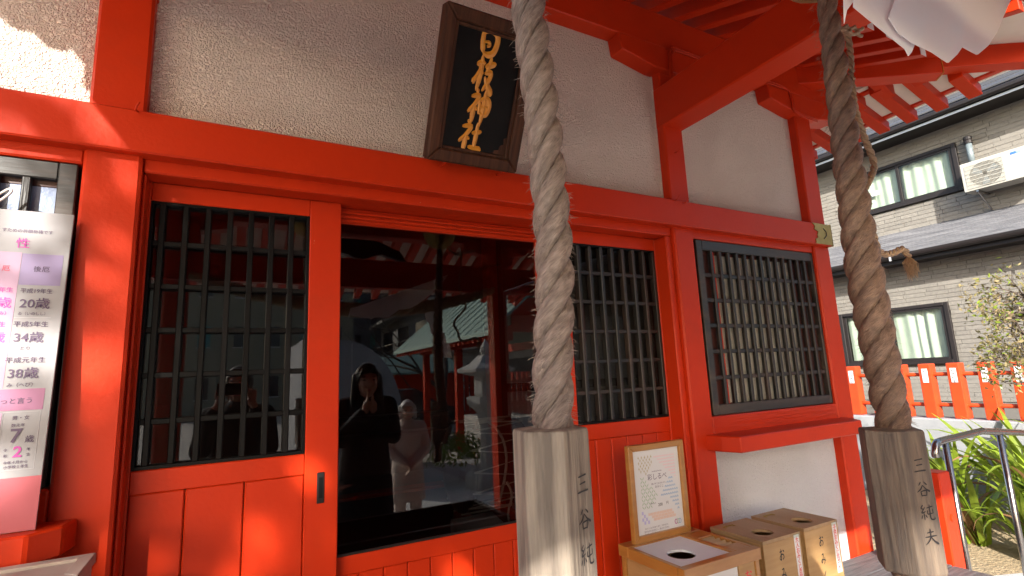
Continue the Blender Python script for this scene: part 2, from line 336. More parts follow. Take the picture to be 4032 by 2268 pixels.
# ---------------------------------------------------------------- ground
def sheet(name, m, pts, z): return link(name, G().add([(x, y, z) for x, y in pts], [tuple(range(len(pts)))]).mesh(name, m), kind='structure')
sheet('ground', gravel, [(-200, -200), (200, -200), (200, 200), (-200, 200)], 0)
sheet('soil_bed', soil, [(3.25, -1.2), (7.0, -1.2), (7.0, 6), (3.25, 6)], .004)
sheet('concrete_path', conc, [(3.25, -7.5), (7.0, -7.5), (7.0, -.35), (5.2, .0), (4.6, .25), (3.25, .3)], .008)
sheet('bounce_paving', paving, [(-6, -7.5), (3.24, -7.5), (3.24, -.2), (-6, -.2)], .006)  # unseen; made wide and pale to bounce sunlight up onto the plaster

# ---------------------------------------------------------------- shrine building
S = thing('shrine_hall', 'vermilion shrine hall with lattice doors, cream plaster and deep raftered eaves', 'shrine', (.8, 0, 0))
def rb(name, *a, m=red, bev=.005, **k): return box(name, m, S, *a, bev=bev, **k)
for x0, x1 in ((-1.53, -1.39), (-.39, -.255), (1.862, 1.993), (2.985, 3.135)): rb('post', x0, x1, 0, .15, .45, 3.18, bev=.008)
rb('tie_beam', -2.4, 3.112, -.034, .06, 2.229, 2.357)
bc = G(); prof = [(2.94, 2.3545), (2.962, 2.335), (2.95, 2.318), (2.985, 2.305), (2.972, 2.285), (2.975, 2.268), (2.95, 2.258), (2.955, 2.238), (2.945, 2.2315)]
bc.prism([(x, -.0345, z) for x, z in prof]+[(3.118, -.0345, 2.2315), (3.118, -.0345, 2.3545)], (0, -.004, 0))
bc.box(3.1125, 3.1185, -.0385, .05, 2.226, 2.36); bo = bc.ob('corner_fitting', brass, S)
G().tube([(3.03, -.0392, 2.265), (3.058, -.0392, 2.285), (3.06, -.0392, 2.31), (3.035, -.0392, 2.328)], .003, 5).ob('engraved_line', darkm, bo)
rb('lintel', -.254, 1.861, .02, .10, 2.19, 2.245); rb('lintel', 1.994, 2.984, .012, .10, 2.19, 2.245); rb('lintel', -1.389, -.391, .012, .10, 2.19, 2.245)
rb('door_track', -.254, 1.861, .101, .2, 2.192, 2.243, m=redold, bev=.002)
rb('jamb', 1.824, 1.861, .022, .20, .53, 2.189); rb('jamb', -.2545, -.246, .03, .20, .53, 2.189)
rb('window_sill', 1.994, 2.984, .004, .11, 1.18, 1.322, m=redold); rb('window_sill', -1.389, -.391, .004, .11, 1.18, 1.322, m=redold)
rb('door_sill', -.254, 1.861, .0, .2, .5, .558)
def shelf(pts):
    return G().prism([(x, y, 1.176) for x, y in pts], (0, 0, .069)).ob('offering_shelf', red, S, bev=.005)
shelf([(1.93, 0.003), (1.945, -.075), (1.973, -.155), (2.915, -.155), (2.99, -.075), (3.02, .003)])
shelf([(-.327, .003), (-.337, -.08), (-.392, -.132), (-1.33, -.132), (-1.39, -.08), (-1.42, .003)])
for x0, x1, z0, z1, m in ((-.258, 1.866, 2.30, 3.22, stucco), (1.99, 2.99, 2.30, 3.22, stucco), (-1.392, -.386, 2.30, 3.22, stucco), (1.99, 2.99, .45, 1.2, stucco_skylit), (-1.392, -.386, .45, 1.2, stucco_skylit)):
    box('plaster_panel', m, S, x0, x1, .05, .09, z0, z1, bev=0)
for x0, x1 in ((-.256, -.247), (1.853, 1.862)): box('plaster_edge', stucco, S, x0, x1, .044, .052, 2.357, 3.17, bev=.002)
rb('purlin', -3, 3.36, -.03, .14, 3.176, 3.372)
for c, wd in ((1.928, .342), (-.3225, .342), (3.06, .36)):
    q = [(-wd, 3.178), (-wd+.012, 3.092), (-.116, 3.05), (.116, 3.05), (wd-.012, 3.092), (wd, 3.178)]
    G().prism([(c+u, -.034, z) for u, z in q], (0, .13, 0)).ob('bracket_arm', red, S, bev=.004)
for xc in (1.9285, -.3225): rb('projecting_beam', xc-.0705, xc+.0705, -1.75, .06, 2.757, 2.973, bev=.007)
rb('side_purlin', 2.99, 3.13, .141, 4.2, 3.176, 3.372)
rb('side_wall', 3.05, 3.10, .15, .3, .45, 3.2, m=stucco_skylit, bev=0); rb('side_wall', 3.05, 3.10, .3, 1.5, .45, 1.2, m=stucco_skylit, bev=0); rb('side_wall', 3.05, 3.10, .3, 1.5, 2.3, 3.2, m=stucco_skylit, bev=0); rb('side_wall', 3.05, 3.10, 1.5, 4.2, .45, 3.2, m=stucco_skylit, bev=0); box('side_window_pane', pane, S, 3.07, 3.075, .3, 1.5, 1.2, 2.3, bev=0); rb('back_wall', -2.4, 3.1, 4.15, 4.2, .45, 3.2, m=darkwood, bev=0); rb('side_wall', -2.4, -2.35, .0, 4.2, .45, 3.2, m=darkwood, bev=0)
rb('base_wall', -2.35, 3.05, .02, .06, 0, .5, m=conc, bev=0)
for i, y0 in enumerate((-.66, -.493, -.326, -.159)): box('veranda_plank', plankg, S, -2.0, 3.2, y0, y0+.162, .49, .53-.0015*(i % 2), bev=.004)
rb('veranda_beam', -2.0, 3.2, -.64, -.54, .36, .489); [rb('veranda_post', x, x+.11, -.645, -.535, 0, .359) for x in (-1.9, -.3, 1.9, 3.06)]
# hooks and cables
for x, z in ((.665, 2.333), (.902, 2.333)): G().tube([(x-.012, -.034, z), (x-.008, -.06, z), (x, -.082, z+.004), (x+.001, -.085, z+.045)], .0035, 6).ob('hook', red, S, smooth=True)
for x, y, z in ((-.269, -.033, 2.35), (1.905, -.033, 2.345), (1.925, 0, 2.625), (1.845, -.033, 2.352)): G().tube([(x, y, z), (x-.004, y-.02, z-.004), (x, y-.03, z+.004), (x+.006, y-.032, z+.016)], .0028, 6).ob('hook', red, S, smooth=True)
for k in (0, .012):
    G().tube(cat_rom([(1.889+k, -.045, 2.96), (1.904+k, -.045, 3.096), (1.909+k, -.045, 3.148-k), (1.932+k, -.045, 3.178-k), (1.96, -.045, 3.186-k), (2.30, -.04, 3.184-k)], 3), .005, 6).ob('cable', red, S, smooth=True)
    G().tube(cat_rom([(2.68, -.04, 3.192-k), (2.819, -.042, 3.19-k), (2.89+k, -.042, 3.172), (2.909+k, -.042, 3.103), (2.925, -.042, 3.05-k), (3.14, -.042, 3.034-k)], 3), .005, 6).ob('cable', red, S, smooth=True)

# doors: the frame is the part, its pieces are sub-parts
def lattice(par, xs, zs, z0, z1, x0, x1, yf, bm_, hm, bw=.0165, dv=.03, hh=.0165):
    me = G().box(-bw/2, bw/2, 0, dv, z0, z1).mesh('lattice_bar', bm_, bev=.0025)
    rep('lattice_bar', me, par, [(x, yf, 0) for x in xs])
    mh = G().box(x0, x1, 0, dv*.55, -hh/2, hh/2).mesh('cross_bar', hm, bev=.002)
    rep('cross_bar', mh, par, [(0, yf+.006, z) for z in zs])
def frame(par, name, m, x0, x1, y0, y1, z0, z1, l, r, rails, bev=.003):
    g = G().box(x0, x0+l, y0, y1, z0, z1).box(x1-r, x1, y0, y1, z0, z1)
    for a, b in rails: g.box(x0+l, x1-r, y0+.0015, y1, a, b)
    return g.ob(name, m, par, bev=bev)
def boards(par, edges, y0, y1, z0, z1, m=red):
    for a, b in zip(edges, edges[1:]): box('panel_board', m, par, a+.0012, b-.0012, y0, y1, z0, z1, bev=.0035)
zl = [1.332+(2.132-1.332)*(k+1)/6 for k in range(5)]
d1 = frame(S, 'sliding_door', red, -.31, .324, .10, .135, .56, 2.191, .07, .104, ((2.132, 2.191), (1.267, 1.332), (.56, .64)))
frame(d1, 'lattice_border', black, -.24, .22, .104, .13, 1.332, 2.132, .009, .009, ((2.123, 2.132), (1.332, 1.343)), bev=.001)
lattice(d1, [-.208+.0615*k for k in range(7)], zl, 1.343, 2.123, -.231, .211, .0995, black, black)
boards(d1, (-.24, -.105, .049, .22), .106, .125, .64, 1.267)
box('pane', pane, d1, -.235, .215, .131, .134, 1.335, 2.13, bev=0)
hd = box('pull_handle', darkm, d1, .258, .281, .096, .101, 1.174, 1.27, bev=.002); box('recess_shade', black, hd, .2635, .2755, .0945, .0962, 1.19, 1.254, bev=.001)  # dark raised plate stands in for the shade of the finger hollow
d3 = frame(S, 'sliding_door', red, 1.195, 1.88, .10, .135, .56, 2.191, .104, .06, ((2.132, 2.191), (1.267, 1.332), (.56, .64)))
frame(d3, 'lattice_border', black, 1.299, 1.82, .104, .13, 1.332, 2.132, .008, .008, ((2.123, 2.132), (1.332, 1.343)), bev=.001)
lattice(d3, [1.357+.0645*k for k in range(8)], zl, 1.343, 2.123, 1.307, 1.812, .0995, blackold, blackold)
boards(d3, (1.299, 1.385, 1.47, 1.56, 1.65, 1.735, 1.82), .106, .125, .64, 1.267)
box('pane', pane, d3, 1.304, 1.815, .131, .134, 1.335, 2.13, bev=0)
d2 = frame(S, 'glass_door', red, .27, 1.25, .145, .18, .56, 2.191, .05, .09, ((2.132, 2.191), (.925, .987), (.56, .64)))
boards(d2, [.32+.084*k for k in range(11)], .152, .17, .64, .925)
box('bead', darkm, d2, .32, 1.16, .143, .15, .986, .994, bev=.001)
box('pane', pane, d2, .315, 1.165, .158, .163, .98, 2.14, bev=0)
for k, z in enumerate((2.136, 2.15, 2.166)): box('track_groove', redold, d2, .32, 1.16, .139-.003*k, .1445, z, z+.009, bev=.002)
# lattice windows either side
def window(x0, x1, pn, mirror=False):
    w_ = frame(S, 'lattice_window', blackfr, x0, x1, .018, .058, 1.324, 2.188, .042, .042, ((2.138, 2.188), (1.324, 1.372)), bev=.003)
    n = 13; a, b = x0+.042, x1-.042
    lattice(w_, [a+(b-a)*(k+1)/(n+1) for k in range(n)], [1.372+(2.138-1.372)*(k+1)/6 for k in range(5)], 1.372, 2.138, a, b, .0195, blackold, blackold, .019, .019, .02)
    for u0, u1, m in pn: box('pane', m, w_, x0+u0, x0+u1, .0445, .048, 1.34, 2.16, bev=0)
    for u in (.115, .43, .78): box('sash_stile', red if u < .2 else darkwood, w_, x0+u, x0+u+.035, .0425, .056, 1.33, 2.17, bev=.002)
    for z in (1.33, 2.12): box('sash_rail', darkwood, w_, x0+.04, x1-.04, .0427, .058, z, z+.045, bev=.002)
    return w_
window(2.023, 3.008, ((.042, .115, darkwood), (.15, .43, frost), (.465, .78, frost), (.815, .943, darkwood)))
window(-1.385, -.402, ((.15, .43, paneblue), (.465, .78, paneblue), (.815, .943, paneblue)))

# eaves: lower rafters, upper rafters, soffit, hip rafter, roof slab
def rafter(name, p0, p1, wdt, h, m=red, tip=None):      # p0, p1: bottom centre line
    p0, p1 = Vector(p0), Vector(p1); d = (p1-p0).normalized(); sd = Vector((-d.y, d.x, 0)).normalized()*wdt/2; u = Vector((0, 0, h))
    o = G().hexa([p0-sd, p0+sd, p0+sd+u, p0-sd+u], [p1-sd, p1+sd, p1+sd+u, p1-sd+u]).ob(name, m, S, bev=.003)
    if tip:
        q = p1+d*.0015; e = p1+d*.004; G().hexa([q-sd*.98+u*.02, q+sd*.98+u*.02, q+sd*.98+u*.98, q-sd*.98+u*.98], [e-sd*.98+u*.02, e+sd*.98+u*.02, e+sd*.98+u*.98, e-sd*.98+u*.98]).ob('painted_tip', tip, o)
    return o
zj = lambda d: 3.372-.39*d                         # lower rafters, d = distance out from the purlin
zh = lambda d: 3.215-.235*(d-.52)                  # upper rafters
xs = [1.836+.171*k for k in range(-20, 9)]
for x in xs:
    if x < 3.3:
        y0 = .1 if x < 3.03 else -(x-3.03)-.03
        rafter('lower_rafter', (x, y0, zj(max(0, -y0-.03)) if y0 < 0 else zj(-y0-.03)), (x, -.60, zj(.57)), .056, .115, tip=paperw)
    y0 = -.50 if x < 3.5 else -(x-3.0)
    if y0 > -.85: rafter('upper_rafter', (x, y0, zh(-y0-.03)+.03), (x, -1.0, zh(.97)+.03), .05, .085)
for k in range(-4, 20):
    y = -.082+.168*k
    x0 = 3.1 if y > -.06 else 3.1-y+.02
    if y > -.42: rafter('lower_rafter', (x0, y, zj(x0-3.1)), (3.60, y, zj(.5)), .066, .078)
    x0 = 3.5 if y > -.42 else 3.08-y+.02
    if y > -.74: rafter('upper_rafter', (x0, y+.03, 3.21-.26*(x0-3.5)), (3.92, y+.03, 3.10), .07, .066)
xl = -2.0
def slab(name, m, pts, t): return G().prism(pts, (0, 0, t)).ob(name, m, S)
slab('soffit_board', board, [(xl, .1, zj(-.13)+.116), (3.1, .03, zj(-.06)+.116), (3.66, -.57, zj(.54)+.116), (xl, -.57, zj(.54)+.116)], .012)
slab('soffit_board', board, [(xl, -.52, zh(.49)+.117), (3.58, -.52, zh(.49)+.117), (4.02, -.99, zh(.96)+.117), (xl, -.99, zh(.96)+.117)], .012)
slab('soffit_board', board, [(3.1, .06, zj(0)+.079), (3.1, 4.2, zj(0)+.079), (3.58, 4.2, zj(.48)+.079), (3.58, -.5, zj(.48)+.079)], .012)
slab('soffit_board', board, [(3.5, -.44, 3.21+.067), (3.5, 4.2, 3.21+.067), (3.9, 4.2, 3.106+.067), (3.9, -.9, 3.106+.067)], .012)
rb('eave_batten', xl, 3.62, -.575, -.51, zj(.57)+.118, zj(.57)+.15); rb('eave_batten', 3.53, 3.59, -.5, 4.2, zj(.5)+.08, zj(.5)+.118)
rb('eave_board', xl, 4.0, -1.04, -.985, zh(.97)+.117, zh(.97)+.185); rb('eave_board', 3.845, 3.905, -.92, 4.2, 3.108+.068, 3.108+.135)
hp = rafter('hip_rafter', (3.02, .04, 3.265), (3.58, -.52, 3.168), .10, .15)
a, b = Vector((3.5815, -.5215, 3.168)), Vector((.7071, .7071, 0))
G().hexa([a-b*.05, a+b*.05, a+b*.05+Vector((0, 0, .15)), a-b*.05+Vector((0, 0, .15))], [p+Vector((.003, -.003, 0)) for p in (a-b*.046, a+b*.046, a+b*.046+Vector((0, 0, .146)), a-b*.046+Vector((0, 0, .146)))]).ob('gilt_tip', gold, hp)
rafter('hip_rafter', (3.40, -.34, 3.235), (4.02, -.96, 3.12), .09, .12)
rf = slab('roof', roofm, [(xl, -1.09, 3.30), (4.05, -1.09, 3.30), (1.2, 1.76, 4.45), (xl, 1.76, 4.45)], .1)
slab('roof', roofm, [(4.05, -1.09, 3.30), (4.05, 5, 3.30), (1.2, 5, 4.45), (1.2, 1.76, 4.45)], .1)
tile = G().lathe((0, 0, 0), [(.048, 0), (.05, .01), (.05, .5)], 10, 'y').mesh('eave_tile', roofm, smooth=False)
for k in range(36):
    o = rep('eave_tile', tile, S, [(xl+.09+.168*k, -1.13, 3.285)])[0]; o.rotation_euler = (R(22.5), 0, 0)
# porch: posts, beams, rafters, roof
zp = lambda y: 3.10+.385*(y+1.0)
for x in (1.9285, -.3225):
    rb('porch_post', x-.065, x+.065, -1.815, -1.685, .06, 2.62, bev=.012); rb('post_base', x-.12, x+.12, -1.87, -1.63, 0, .06, m=stone, bev=.01)
    rb('bearing_block', x-.11, x+.11, -1.86, -1.64, 2.46, 2.56); G().prism([(x-.3, -1.8, 2.63), (x-.28, -1.8, 2.58), (x-.12, -1.8, 2.55), (x+.12, -1.8, 2.55), (x+.28, -1.8, 2.58), (x+.3, -1.8, 2.63)], (0, .1, 0)).ob('bracket_arm', red, S)
nb = G(); nb.box(-.75, 2.35, -1.79, -1.71, 2.236, 2.45); nb.ob('rainbow_beam', red, S, bev=.008)
for s_, x in ((-1, -.75), (1, 2.35)): G().prism([(x, -1.785, 2.25), (x+s_*.14, -1.785, 2.28), (x+s_*.2, -1.785, 2.37), (x+s_*.08, -1.785, 2.38), (x, -1.785, 2.44)], (0, .07, 0)).ob('beam_nose', red, S)
G().prism([(.45, -1.78, 2.451), (.5, -1.78, 2.53), (.68, -1.78, 2.60), (.92, -1.78, 2.60), (1.1, -1.78, 2.53), (1.15, -1.78, 2.451), (.95, -1.78, 2.5), (.8, -1.78, 2.451), (.65, -1.78, 2.5)], (0, .06, 0)).ob('frog_leg_strut', darkwood, S)
rb('porch_purlin', -1.1, 2.7, -1.82, -1.68, 2.63, 2.806); rb('bell_beam', -.25, 1.857, -1.2, -1.11, 2.80, 2.90)
for k in range(24): rafter('porch_rafter', (-1.15+.1675*k, -1.06, zp(-1.06)), (-1.15+.1675*k, -2.95, zp(-2.95)), .06, .075, tip=paperw)
slab('porch_soffit', board, [(-1.2, -1.06, zp(-1.06)+.076), (2.8, -1.06, zp(-1.06)+.076), (2.8, -2.97, zp(-2.97)+.076), (-1.2, -2.97, zp(-2.97)+.076)], .015)
slab('porch_roof', roofm, [(-1.25, -1.0, zp(-1.0)+.1), (2.85, -1.0, zp(-1.0)+.1), (2.85, -3.05, zp(-3.05)+.1), (-1.25, -3.05, zp(-3.05)+.1)], .09)
for x in (-1.22, 2.76): G().hexa([(x, -1.05, zp(-1.05)), (x+.05, -1.05, zp(-1.05)), (x+.05, -1.05, zp(-1.05)+.095), (x, -1.05, zp(-1.05)+.095)], [(x, -3.0, zp(-3)), (x+.05, -3.0, zp(-3)), (x+.05, -3.0, zp(-3)+.095), (x, -3.0, zp(-3)+.095)]).ob('verge_board', red, S)
# interior
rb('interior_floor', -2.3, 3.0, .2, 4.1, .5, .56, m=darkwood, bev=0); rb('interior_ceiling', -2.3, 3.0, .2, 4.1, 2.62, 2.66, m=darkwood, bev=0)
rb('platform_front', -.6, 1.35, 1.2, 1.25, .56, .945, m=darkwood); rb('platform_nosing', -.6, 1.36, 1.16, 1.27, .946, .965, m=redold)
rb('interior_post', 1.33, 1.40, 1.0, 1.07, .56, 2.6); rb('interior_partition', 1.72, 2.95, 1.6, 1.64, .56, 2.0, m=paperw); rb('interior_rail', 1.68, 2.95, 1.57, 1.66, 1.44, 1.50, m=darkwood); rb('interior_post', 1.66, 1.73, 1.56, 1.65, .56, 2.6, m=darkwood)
for z in (1.28, 1.15): rb('interior_bench_slat', .45, 1.5, 2.1, 2.3, z, z+.03, m=darkwood)

# ---------------------------------------------------------------- name plaque
STR = {
'日': [[(.1, 1.02, .02), (.19, .86, .1), (.2, .5, .13), (.27, .14, .13)], [(.2, .84, .09), (.5, .95, .13), (.84, .88, .14), (.93, .6, .14), (.8, .2, .14), (.52, .07, .13), (.26, .13, .06)], [(.25, .5, .04), (.5, .53, .07), (.56, .43, .08), (.42, .36, .06)]],
'枝': [[(.1, .72, .05), (.25, .76, .1), (.5, .8, .07)], [(.33, 1, .06), (.34, .7, .12), (.3, .3, .12), (.22, 0, .05)], [(.3, .62, .06), (.15, .38, .08), (0, .2, .11)], [(.34, .6, .05), (.45, .5, .07)], [(.5, .7, .05), (.72, .76, .1), (1, .84, .08)], [(.75, 1, .06), (.72, .8, .1), (.6, .55, .08)], [(.52, .52, .06), (.82, .56, .1), (.75, .33, .1), (.5, .02, .06)], [(.55, .43, .06), (.7, .23, .11), (.98, -.03, .15)]],
'神': [[(.3, 1.02, .05), (.38, .9, .1)], [(.1, .76, .06), (.45, .8, .1), (.3, .55, .09), (.02, .3, .07)], [(.28, .55, .08), (.26, .25, .12), (.24, 0, .06)], [(.3, .5, .05), (.42, .4, .08)], [(.5, .7, .07), (.53, .3, .09)], [(.5, .68, .06), (.8, .76, .1), (.95, .6, .12), (.85, .32, .1), (.55, .33, .06)], [(.53, .5, .06), (.88, .53, .06)], [(.73, 1.02, .07), (.71, .5, .13), (.64, -.06, .05)]],
'社': [[(.3, 1.02, .05), (.4, .92, .1)], [(.08, .76, .07), (.48, .81, .1), (.3, .5, .09), (0, .23, .08)], [(.3, .5, .08), (.28, .2, .12), (.25, -.03, .1)], [(.34, .45, .05), (.46, .36, .08)], [(.55, .58, .06), (.75, .63, .09), (.98, .68, .08)], [(.78, .97, .07), (.76, .5, .11), (.72, .12, .09)], [(.45, .1, .07), (.75, .08, .1), (1.05, .05, .13)]],
'三': [[(.18, .84, .08), (.5, .88, .06), (.82, .92, .09)], [(.26, .5, .07), (.5, .53, .06), (.74, .56, .09)], [(.06, .1, .08), (.5, .14, .07), (.94, .16, .11)]],
'谷': [[(.38, .95, .08), (.2, .72, .05)], [(.6, .95, .05), (.82, .74, .1)], [(.5, .74, .06), (.3, .48, .08), (.02, .3, .04)], [(.5, .72, .05), (.72, .47, .08), (1, .3, .13)], [(.3, .35, .07), (.33, .02, .07)], [(.3, .33, .05), (.72, .37, .08), (.68, .02, .06)], [(.33, .06, .06), (.68, .07, .06)]],
'純': [[(.26, 1, .06), (.1, .8, .07), (.3, .72, .05)], [(.4, .86, .05), (.1, .5, .07), (.4, .57, .06)], [(.26, .5, .07), (.26, .03, .06)], [(.13, .35, .05), (.03, .12, .07)], [(.36, .37, .05), (.46, .18, .08)], [(.5, .78, .06), (.98, .88, .08)], [(.56, .64, .06), (.55, .4, .06), (.95, .44, .06)], [(.94, .7, .06), (.95, .42, .06)], [(.74, 1, .06), (.72, .5, .08), (.73, .12, .08), (.85, .03, .08), (1.02, .06, .07), (1.03, .2, .03)]],
'夫': [[(.24, .74, .07), (.76, .8, .08)], [(.06, .47, .07), (.94, .54, .09)], [(.5, 1, .08), (.48, .5, .08), (.3, .2, .07), (.02, 0, .03)], [(.5, .5, .05), (.68, .24, .09), (1, 0, .14)]],
'お': [[(.1, .74, .1), (.62, .8, .1)], [(.38, 1, .09), (.36, .5, .13), (.34, .1, .12), (.14, .12, .1), (.1, .3, .09), (.4, .5, .1), (.75, .48, .11), (.85, .25, .12), (.62, .04, .08)], [(.74, .86, .1), (.96, .7, .14)]],
'み': [[(.2, .85, .1), (.55, .9, .11), (.4, .5, .1), (.15, .15, .1), (.05, .32, .1), (.3, .45, .1), (.98, .28, .1)], [(.78, .62, .1), (.72, .2, .11), (.5, -.02, .06)]],
'く': [[(.66, 1, .1), (.3, .56, .14), (.42, .36, .1), (.78, 0, .1)]],
'じ': [[(.3, 1.05, .1), (.28, .5, .12), (.34, .12, .11), (.55, -.05, .1), (.9, .12, .05)], [(.62, .92, .08), (.72, .76, .1)], [(.82, .98, .08), (.92, .82, .1)]],
}
tl = math.atan2(.25, .49)
PQ = thing('name_plaque', 'tilted black name plaque with four gold characters in a brown wooden frame', 'plaque', (.7565, -.055, 2.345), rot=(tl, 0, 0))
def PB(name, m, x0, x1, y0, y1, z0, z1, bev=.003): return G().box(x0, x1, y0, y1, z0, z1).ob(name, m, PQ, bev=bev, local=True)
H = .516; W = .181
def mitre(a, b, c, d, y0, y1): return G().hexa([(p[0], y0, p[1]) for p in (a, b, c, d)], [(p[0]*1, y1, p[1]) for p in (a, b, c, d)])
fo, fi = .181, .138
quads = [((-W, 0), (-fi, .046), (-fi, H-.046), (-W, H)), ((W, 0), (W, H), (fi, H-.046), (fi, .046)), ((-W, 0), (W, 0), (fi, .046), (-fi, .046)), ((-W, H), (-fi, H-.046), (fi, H-.046), (W, H))]
for q in quads: mitre(*q, -.058, -.002).ob('frame_rail', frwood, PQ, bev=.006, local=True)
ins = .012
for a in ((-fi-.001, -fi+ins, .046, H-.046), (fi-ins, fi+.001, .046, H-.046)): PB('inner_moulding', frwood, a[0], a[1], -.046, -.03, a[2], a[3])
for z in (.045, H-.046-ins): PB('inner_moulding', frwood, -fi+ins, fi-ins, -.0445, -.03, z, z+ins+.001)
PB('board', lacq, -fi, fi, -.036, -.02, .05, H-.05, 0)
cp = G(); pts = [(fi-.012, .058), (fi-.012, .125), (fi-.026, .118), (fi-.022, .098), (fi-.036, .092), (fi-.04, .075), (fi-.058, .072), (fi-.06, .06)]
cp.prism([(x, -.0361, z) for x, z in pts], (0, -.0012, 0)).ob('bare_wood_chip', frwood, PQ, local=True)
for ch, u0, u1, v0, v1 in (('日', -.044, .032, .383, .474), ('枝', -.047, .034, .264, .386), ('神', -.05, .036, .152, .272), ('社', -.066, .019, .058, .16)):
    glyph('gold_character', STR[ch], gold, PQ, (lambda u, v, h, u0=u0, u1=u1, v0=v0, v1=v1: (u0+u*(u1-u0), -.0365-h, v0+v*(v1-v0))), 1, .004, 1.85)
for o in PQ.children:
    if o.name.startswith('gold_character'):
        for v in o.data.vertices: v.co += Vector((.7565, -.055, 2.345))

# ---------------------------------------------------------------- bell ropes, bells, cord
def strand_mesh(name, path, r0, rs, ph, pitch, m, n=10, hand=1, rfun=None):
    L = 0; rings = []; us = []; N = len(path)
    for i in range(N):
        if i: L += (path[i]-path[i-1]).length
        t = (path[min(i+1, N-1)]-path[max(0, i-1)]).normalized(); nx = t.cross(Vector((0, 1, 0))).normalized(); ny = t.cross(nx)
        k = rfun(i/(N-1)) if rfun else 1
        a = ph+hand*2*math.pi*L/pitch
        c = path[i]+(nx*math.cos(a)+ny*math.sin(a))*r0*k
        rings.append(c); us.append((L, k))
    g = G(); rr = []; uvs = []
    frame_n = None
    for i, c in enumerate(rings):
        t = (rings[min(i+1, N-1)]-rings[max(0, i-1)]).normalized()
        rad = (c-path[i]).normalized(); nx = (rad-t*rad.dot(t)).normalized(); ny = t.cross(nx)
        rr.append([c+(nx*math.cos(2*math.pi*j/n)+ny*math.sin(2*math.pi*j/n)*1.12)*rs*us[i][1]*(1+.04*math.sin(us[i][0]*90+ph*3)) for j in range(n)])
    g.rings(rr, caps=True); me = g.mesh(name, m, smooth=True)
    uvl = me.uv_layers.new(name='UVMap')
    for p in me.polygons:
        vi = [v for v in p.vertices]
        js = [v % n for v in vi]
        wrap = max(js)-min(js) > n/2
        for li, v in zip(p.loop_indices, vi):
            j = v % n; jj = j+n if (wrap and j < n/2) else j
            uvl.data[li].uv = (us[v//n][0]*10+ph, jj/n*.35+ph)
    return me
def fuzz(parent, path, rad, m, cnt, ln, rng):
    g = G()
    for k in range(cnt):
        i = rng.randrange(1, len(path)-1); a = rng.uniform(0, 6.283); d = Vector((math.cos(a), math.sin(a), rng.uniform(-.5, .2)))
        p = path[i]+Vector((d.x, d.y, 0))*rad*rng.uniform(.9, 1.05); q = p+d*rng.uniform(.2, .9)*ln
        e = Vector((rng.uniform(-1, 1), rng.uniform(-1, 1), rng.uniform(-1.6, .6)))*ln*.45
        g.tube([p, (p+q)/2+e*.25, q+e], [.0004, .0003, .00012], 3, caps=False)
    return g.ob('loose_fibre', m, parent, kind='stuff')
def bell_rope(label, pts, rr, pitch, m, grip, gm, ch0, rfun, fz):
    cx, cz, R_, ang, zt, zb = grip; rng = random.Random(int(cx*1000))
    T = thing('bell_rope', label, 'rope', (cx, -1.155, zb), 'bell ropes hanging in front of the doors')
    path = cat_rom([Vector(p) for p in pts], 40)
    for k in range(3):
        me = strand_mesh('rope_strand', path, rr*.60, rr*.53, k*2.094, pitch, m, 14, 1, rfun)
        for v in me.vertices: v.co -= Vector((cx, -1.155, zb))
        link('rope_strand', me, T)
    fuzz(T, path, rr, m, fz, .011, rng)
    V = [Vector((cx+R_*math.cos(R(ang)+k*math.pi/3), -1.155+R_*math.sin(R(ang)+k*math.pi/3), 0)) for k in range(6)]
    C0 = Vector((cx, -1.155, 0))
    def ring(s_, z): return [C0+(v-C0)*s_+Vector((0, 0, z)) for v in V]
    gp = G().rings([ring(.97, zb), ring(1, zb+.006), ring(1, zt-.005), ring(.975, zt), ring(.62, zt+.001)]).ob('wooden_grip', gm, T, bev=.0014)
    # inscription on the face turned to the right of the viewer
    best = max(range(6), key=lambda k: ((V[k]+V[(k+1) % 6])/2-C0).normalized().dot(Vector((math.sin(R(ch0)), -math.cos(R(ch0)), 0))))
    a, b = V[best], V[(best+1) % 6]; n_ = ((a+b)/2-C0).normalized(); ux = Vector((-n_.y, n_.x, 0)); mid = (a+b)/2
    for k, c in enumerate('三谷純夫'):
        s_ = .0255*R_/.0525; z0 = zt-.078-k*.041*(1 if R_ < .055 else 1.04)
        glyph('inscribed_character', STR[c], ink, gp, lambda u, v, h, z0=z0, s_=s_: mid+ux*(u-s_*.5+.004)+n_*(.0012+h*.1)+Vector((0, 0, z0+v)), s_, .0003, 1.15)
    for k in range(3):
        me = strand_mesh('tail_strand', [Vector((cx-.015, -1.155, zb+.03-.012*i)) for i in range(12)], .013, .016, k*2.094, .1, m, 8, -1)
        for v in me.vertices: v.co -= Vector((cx, -1.155, zb))
        link('tail_strand', me, T)
    return T, path
r1, _ = bell_rope('pale bleached hemp bell rope with inscribed hexagonal wooden grip, nearest the glass door', [(.376, -1.155, 1.46), (.381, -1.155, 1.55), (.394, -1.155, 1.72), (.388, -1.155, 1.92), (.372, -1.155, 2.13), (.36, -1.155, 2.40)], .0250, .160, hemp, (.371, 0, .0505, 18, 1.481, 1.235), cedar, 18,
          lambda t: 1.02-.09*t if t > .1 else .9+.11*t/.1, 1500)
r2, p2_ = bell_rope('darker brown hemp bell rope with inscribed hexagonal wooden grip, beside the neighbouring house', [(1.203, -1.155, 1.39), (1.196, -1.155, 1.50), (1.186, -1.155, 1.66), (1.184, -1.155, 1.84), (1.196, -1.155, 2.10), (1.212, -1.155, 2.42)], .0312, .168, hempd, (1.182, 0, .0575, 39, 1.412, 1.148), cedar2, -21,
          lambda t: .92+.1*min(1, t/.44)-(.34*max(0, t-.5)/.5+.1*max(0, t-.85)/.15), 1500)
